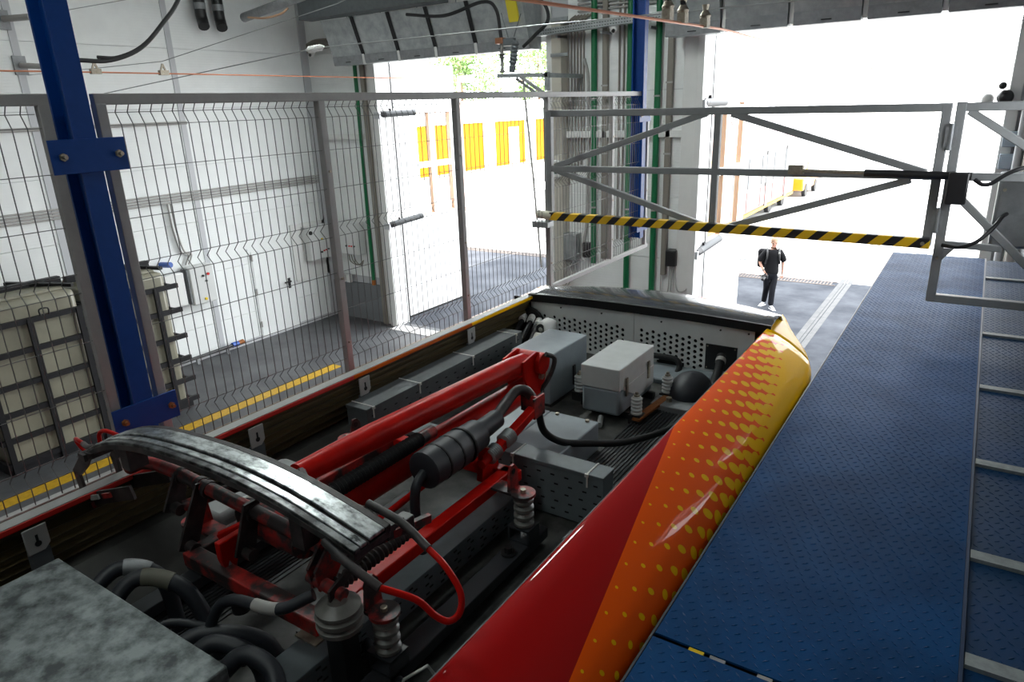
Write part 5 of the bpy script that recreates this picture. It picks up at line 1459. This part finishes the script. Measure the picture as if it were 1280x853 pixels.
# fingers
for hx, hy, hz, sg in ((-0.155, -0.17, 0.895, -1), (0.265, -0.02, 0.835, 1)):
    for k, (dx, L_) in enumerate(((-0.027, 0.065), (-0.009, 0.078), (0.009, 0.074), (0.026, 0.058))):
        cu = -0.035 if sg > 0 else -0.03
        skin('finger', [N(hx + dx, hy, hz + 0.01, .0095), N(hx + dx, hy + cu * 0.3, hz - L_ * 0.45, .0085), N(hx + dx, hy + cu, hz - L_ * 0.85, .0075)], [(0, 1), (1, 2)], skin_m, pr_, 1)
    skin('thumb', [N(hx - sg * 0.03, hy, hz + 0.02, .011), N(hx - sg * 0.05, hy - 0.025, hz - 0.01, .010), N(hx - sg * 0.045, hy - 0.035, hz - 0.035, .009)], [(0, 1), (1, 2)], skin_m, pr_, 1)
# shirt: torso with wide short sleeves
sn = [N(0, 0, 0.84, .20, .125), N(0, 0, 0.95, .20, .13), N(0, 0, 1.12, .185, .125), N(0.01, 0, 1.30, .185, .125), N(0.01, 0.01, 1.43, .165, .105), N(0.015, 0.005, 1.50, .075, .07),
      N(-0.16, 0.01, 1.43, .095, .085), N(-0.26, 0.02, 1.29, .085, .085), N(-0.305, 0.02, 1.17, .085, .085), N(0.18, 0.01, 1.43, .095, .085), N(0.26, 0.02, 1.29, .085, .085), N(0.29, 0.03, 1.17, .085, .085)]
skin('t_shirt', sn, [(0, 1), (1, 2), (2, 3), (3, 4), (4, 5), (4, 6), (6, 7), (7, 8), (4, 9), (9, 10), (10, 11)], cloth_m, pr_)
tn = [N(0, 0, 0.96, .15, .11), N(0, 0, 0.88, .155, .115), N(-0.09, 0, 0.78, .105, .10), N(-0.075, 0.03, 0.50, .082, .082), N(-0.097, 0.175, 0.14, .066, .072), N(-0.10, 0.20, 0.08, .06, .065),
      N(0.09, 0, 0.78, .105, .10), N(0.055, -0.10, 0.50, .082, .082), N(0.042, -0.15, 0.14, .068, .075), N(0.04, -0.16, 0.08, .062, .066)]
skin('trousers', tn, [(0, 1), (1, 2), (2, 3), (3, 4), (4, 5), (1, 6), (6, 7), (7, 8), (8, 9)], trous_m, pr_)
for (x, y, rz_) in ((-0.10, 0.17, -0.6), (0.05, -0.18, 0.35)):
    dx, dy = math.sin(rz_) * 0.14, -math.cos(rz_) * 0.14
    sh = skin('shoe', [N(x, y + 0.06, 0.055, .042, .05), N(x + dx * .4, y + dy * .4, 0.05, .045, .045), N(x + dx, y + dy, 0.038, .045, .034), N(x + dx * 1.4, y + dy * 1.4, 0.034, .036, .026)], [(0, 1), (1, 2), (2, 3)], shoe_m, pr_)
    p_, q_ = B(x - dx * 0.35, y - dy * 0.35, 0.012), B(x + dx * 1.5, y + dy * 1.5, 0.012)
    part('sole', MB().bar(p_, q_, 0.085, 0.024), mat('grey_sole', (0.45, 0.45, 0.47), 0.7) if x < 0 else bpy.data.materials['grey_sole'], sh, bevel=0.008)
    part('shoe_stripe', MB().bar(B(x + dx * .2 - 0.048, y + dy * .2, 0.05), B(x + dx * .7 - 0.05, y + dy * .7, 0.045), 0.012, 0.02).bar(B(x + dx * .2 + 0.048, y + dy * .2, 0.05), B(x + dx * .7 + 0.05, y + dy * .7, 0.045), 0.012, 0.02), cloth_m, sh)
# hair cap, face
hc = B(0.02, 0.012, 1.735)
part('hair', MB().sphere(hc, 0.1, 18, 10, (0.86, 1.02, 0.78)), hair_m, pr_)
for sx in (-0.032, 0.032):
    part('eye', MB().sphere(B(0.02 + sx, -0.098, 1.672), 0.012), mat('dark_eye', (0.05, 0.03, 0.025), 0.2) if sx < 0 else bpy.data.materials['dark_eye'], pr_)
    part('eyebrow', MB().bar(B(0.02 + sx - 0.018, -0.103, 1.692), B(0.02 + sx + 0.018, -0.103, 1.694), 0.012, 0.008), hair_m, pr_)
    part('ear', MB().sphere(B(0.02 + sx * 2.45, -0.01, 1.665), 0.03, 10, 6, (0.4, 0.7, 1.1)), skin_m, pr_)
part('nose', MB().tube([B(0.02, -0.098, 1.675), B(0.02, -0.120, 1.640), B(0.02, -0.10, 1.632)], [0.008, 0.016, 0.012], 8), skin_m, pr_)
part('mouth', MB().bar(B(-0.005, -0.098, 1.603), B(0.045, -0.098, 1.603), 0.012, 0.010), mat('lips', (0.5, 0.2, 0.18), 0.5), pr_)
part('wristwatch', MB().lathe(B(-0.19, -0.125, 0.985), V(0.3, -0.5, -0.8), [(0.034, -0.012), (0.034, 0.012)], 12), blackp_m, pr_)
bk = thing('backpack', 'black backpack worn by the walking person', 'backpack', B(-0.08, 0.2, 0.95))
part('bag', MB().box(*sorted((PX - 0.40, PX + 0.02)), PY + 0.10, PY + 0.30, 0.98, 1.46), cloth_m, bk, bevel=0.06)
part('pocket', MB().box(PX - 0.26, PX + 0.0, PY + 0.29, PY + 0.35, 1.0, 1.25), cloth_m, bk, bevel=0.03)
for sx in (-0.13, 0.15):
    part('shoulder_strap', MB().tube(spline([B(sx, 0.12, 1.45), B(sx, 0.03, 1.535), B(sx * 0.98, -0.10, 1.46), B(sx * 1.05, -0.14, 1.30), B(sx * 1.2, -0.08, 1.15)], 5), 0.022, 8), blackp_m, bk)
part('buckle', MB().box(*(lambda q: (q[0] - .02, q[0] + .02, q[1] - .02, q[1], q[2] - .02, q[2] + .02))(B(0.15, -0.12, 1.43))), conduit_m, bk)
cm = thing('camera', 'black photo camera held at the hip by the walking person', 'camera', B(-0.16, -0.19, 0.8))
q = V(*B(-0.155, -0.20, 0.84))
part('camera_body', MB().box(q.x - 0.075, q.x + 0.075, q.y - 0.035, q.y + 0.035, q.z - 0.05, q.z + 0.05), blackp_m, cm, bevel=0.012)
part('lens', MB().cyl(q + V(0, -0.03, -0.01), q + V(-0.02, -0.13, -0.05), 0.04, 16), blackp_m, cm)
part('viewfinder', MB().box(q.x - 0.03, q.x + 0.03, q.y - 0.03, q.y + 0.02, q.z + 0.045, q.z + 0.075), blackp_m, cm, bevel=0.008)
part('strap', MB().tube(spline([q + V(-0.08, 0, 0.03), q + V(-0.12, 0.02, 0.0), q + V(-0.11, 0.02, 0.1), q + V(-0.05, 0.05, 0.14)], 5), 0.008, 6), blackp_m, cm)

# ================================================================ THE YARD
# parked red tram
tx0, tx1, ty0, ty1 = -10.4, -7.95, 24.5, 38.2
ot = thing('parked_tram', 'parked red and white tram standing outside the right doorway', 'tram', ((tx0 + tx1) / 2, (ty0 + ty1) / 2, 0))
tr_red = mat('parked_tram_red', (0.20, 0.010, 0.008), 0.3, coat=0.4)
tr_gr = mat('parked_tram_grey', (0.085, 0.08, 0.08), 0.5)
part('body', MB().box(tx0, tx1, ty0, ty1, 0.45, 3.1), tr_gr, ot, bevel=0.12)
part('roof', MB().prism([(tx0, 3.05), (tx1, 3.05), (tx1 - 0.12, 3.4), (tx1 - 0.6, 3.62), (tx0 + 0.6, 3.62), (tx0 + 0.12, 3.4)], 'y', ty0 + 0.05, ty1 - 0.05), tr_red, ot)
part('yellow_line', MB().box(tx1 - 0.01, tx1 + 0.012, ty0 + 0.2, ty1 - 0.2, 3.0, 3.1), yel_btn, ot)
part('sill', MB().box(tx1 - 0.02, tx1 + 0.015, ty0 + 0.1, ty1 - 0.1, 0.40, 0.52), yellow_m, ot)
for k in range(6):
    y = ty0 + 0.9 + k * 2.1
    part('window', MB().box(tx1, tx1 + 0.02, y, y + 1.5, 1.55, 2.75), traydk_m, ot)
    part('red_panel', MB().box(tx1, tx1 + 0.015, y - 0.05, y + 1.55, 0.6, 1.4), tr_red, ot)
for y in (28.2, 32.4, 36.0):
    part('door', MB().box(tx1, tx1 + 0.03, y, y + 0.5, 0.5, 2.9), blackp_m, ot)
for y in (27.0, 30.0, 34.0, 36.5):
    part('wheel', MB().cyl((tx1 - 0.3, y, 0.34), (tx1 - 0.1, y, 0.34), 0.34, 20), black_m, ot)
part('roof_pantograph', MB().bar((-9.2, 29.5, 3.7), (-9.2, 31.2, 4.1), 0.06, 0.06).bar((-9.2, 31.2, 4.1), (-9.2, 29.8, 4.45), 0.06, 0.06).bar((-9.9, 29.8, 4.45), (-8.5, 29.8, 4.45), 0.08, 0.05), red_m, ot)
# yellow van
yv = thing('yellow_van', 'yellow van parked beyond the red tram outside', 'van', (-8.6, 41, 0))
vy = mat('van_yellow', (0.42, 0.18, 0.004), 0.3, coat=0.5)
part('body', MB().prism([(39.6, 0.35), (43.6, 0.35), (43.6, 1.75), (40.6, 1.78), (40.2, 1.15), (39.6, 1.0)], 'x', -9.6, -7.75), vy, yv, bevel=0.06)
for y in (40.3, 42.8):
    for x in (-9.55, -7.8):
        part('wheel', MB().cyl((x - 0.1, y, 0.34), (x + 0.08, y, 0.34), 0.34, 20), black_m, yv)
part('side_window', MB().box(-7.76, -7.735, 40.7, 43.3, 1.15, 1.6), glass_m, yv)
part('windscreen', MB().bar((-8.68, 40.22, 1.2), (-8.68, 40.56, 1.72), 1.6, 0.02), glass_m, yv)
# yellow clad building seen through the left doorway
yb_ = thing('yellow_building', 'long low building with yellow cladding beyond the left doorway', 'building', (-38, 52, 0))
ycl = ribbed(mat('yellow_cladding', (0.42, 0.15, 0.003), 0.6, spec=0.1), 'y', 0.4, 0.3, 0.02)
bwh = mat('building_white', (0.75, 0.75, 0.74), 0.6)
part('core', MB().box(-44, -36.25, 40, 66, 0, 5.4), bwh, yb_)
part('parapet', MB().box(-36.3, -35.95, 40, 66, 3.95, 5.5), bwh, yb_)
for (a, b) in ((41.4, 45.8), (46.0, 50.3), (52.0, 57.0), (58.0, 63.0)):
    part('cladding_panel', MB().box(-36.25, -36.1, a, b, 0.15, 3.95), ycl, yb_)
for a in (40.2, 50.5, 57.2, 63.3):
    part('pillar', MB().box(-36.3, -35.7, a, a + 1.1, 0, 5.0), bwh, yb_)
part('gate_door', MB().box(-36.1, -36.05, 54.3, 55.9, 0.2, 3.4), bwh, yb_)
part('roof_edge', MB().box(-44.3, -35.8, 39.8, 66.2, 5.4, 5.65), bwh, yb_)
# masts and wires
mast_m = mat('mast_brown', (0.30, 0.22, 0.20), 0.6)
for i, (x, y, h) in enumerate(((-22.5, 29.5, 6.6), (-15.6, 60, 9.0))):
    t = thing('catenary_mast', ['short brown mast with a flag arm beyond the left doorway', 'tall pale catenary mast far behind the yard'][i], 'mast', (x, y, 0))
    part('pole', MB().cyl((x, y, 0), (x, y, h), 0.09, 10), mast_m if i == 0 else conduit_m, t)
    part('arm', MB().bar((x, y, h - 0.1), (x + 0.9, y, h - 0.1), 0.2, 0.3), mast_m if i == 0 else conduit_m, t)
for i, (p, q, lb) in enumerate((((-20, 34, 7.2), (8, 30, 7.8), 'faint overhead wire crossing the sky outside, nearer'), ((-30, 48, 7.6), (12, 44, 8.6), 'faint overhead wire crossing the sky outside, farther'))):
    solo('overhead_wire', MB().tube([p, V(*p).lerp(V(*q), 0.5) - V(0, 0, 0.3), q], 0.02, 5), steelw_m, lb, 'wire')
t = thing('wire_hanger', 'small metal hanger where the contact wire meets a support outside', 'hanger', (-2.03, 15.6, 5.5))
part('fitting', MB().box(-2.15, -1.9, 15.55, 15.65, 5.54, 5.62), conduit_m, t)
part('drop_rod', MB().cyl((-2.0, 15.6, 5.6), (-2.0, 15.6, 6.15), 0.012, 6), steelw_m, t)
part('support_rod', MB().cyl((-1.95, 15.6, 5.62), (-0.4, 15.9, 5.95), 0.014, 6), steelw_m, t)
# trees
bark_m = mat('bark', (0.12, 0.08, 0.05), 0.9)
leaf_m = mat('leaves', (0.15, 0.23, 0.07), 0.7, col2=(0.08, 0.15, 0.035), scale=1.5)


def tree(x, y, h, r, lb, seed, n=2600):
    rnd = random.Random(seed)
    t = thing('tree', lb, 'tree', (x, y, 0), 'trees behind the yard')
    tm = MB().tube([(x, y, 0), (x + 0.1, y, h * 0.4), (x, y, h * 0.8)], [0.25, 0.18, 0.06], 8)
    for k in range(6):
        a = k * 1.05
        tm.tube([(x, y, h * (0.35 + 0.05 * k)), (x + math.cos(a) * r * 0.6, y + math.sin(a) * r * 0.6, h * (0.5 + 0.05 * k))], [0.08, 0.03], 6)
    part('trunk', tm, bark_m, t)
    m = MB()
    blobs = [(V(x + rnd.uniform(-.6, .6) * r, y + rnd.uniform(-.6, .6) * r, h * rnd.uniform(0.4, 0.92)), r * rnd.uniform(0.35, 0.6)) for _ in range(14)]
    for _ in range(n):
        c_, rr = rnd.choice(blobs)
        d = V(rnd.gauss(0, 1), rnd.gauss(0, 1), rnd.gauss(0, 1)).normalized()
        p = c_ + d * rr * rnd.uniform(0.5, 1.0)
        a = V(rnd.gauss(0, 1), rnd.gauss(0, 1), rnd.gauss(0, 1)).normalized() * 0.22
        b = a.cross(d).normalized() * 0.13
        m.add([p - a, p + b, p + a, p - b], [(0, 1, 2, 3)])
    part('foliage', m, leaf_m, t, kind='stuff', flat=True)


for i, (x, y, h, r) in enumerate(((-50, 66, 12.5, 4.5), (-46, 76, 13.5, 5), (-41, 84, 13, 5), (-35, 88, 12, 4.5), (-30, 82, 10, 3.5)  )):
    tree(x, y, h, r, ['leafy tree above the left end of the yellow building', 'leafy tree behind the yellow building, second along', 'leafy tree behind the yellow building, third along', 'leafy tree behind the yellow building near the beige column',
                      'small leafy tree just left of the beige column'][i], i)
solo('lawn_strip', MB().box(-34, -18, 64, 70, -0.02, 0.04), mat('lawn', (0.13, 0.20, 0.04), 0.9), 'green lawn strip beyond the yard', 'lawn', kind='stuff')
# pale depot hall in the distance
fb = thing('distant_hall', 'pale industrial hall far behind the yard', 'building', (0, 130, 0))
part('walls', MB().box(-30, 40, 125, 150, 0, 9), bwh, fb)
part('roof', MB().box(-30.5, 40.5, 124.5, 150.5, 9, 9.6), bwh, fb)
for k in range(8):
    part('window', MB().box(-26 + k * 8, -21 + k * 8, 124.9, 125, 3, 6), glass_m, fb)
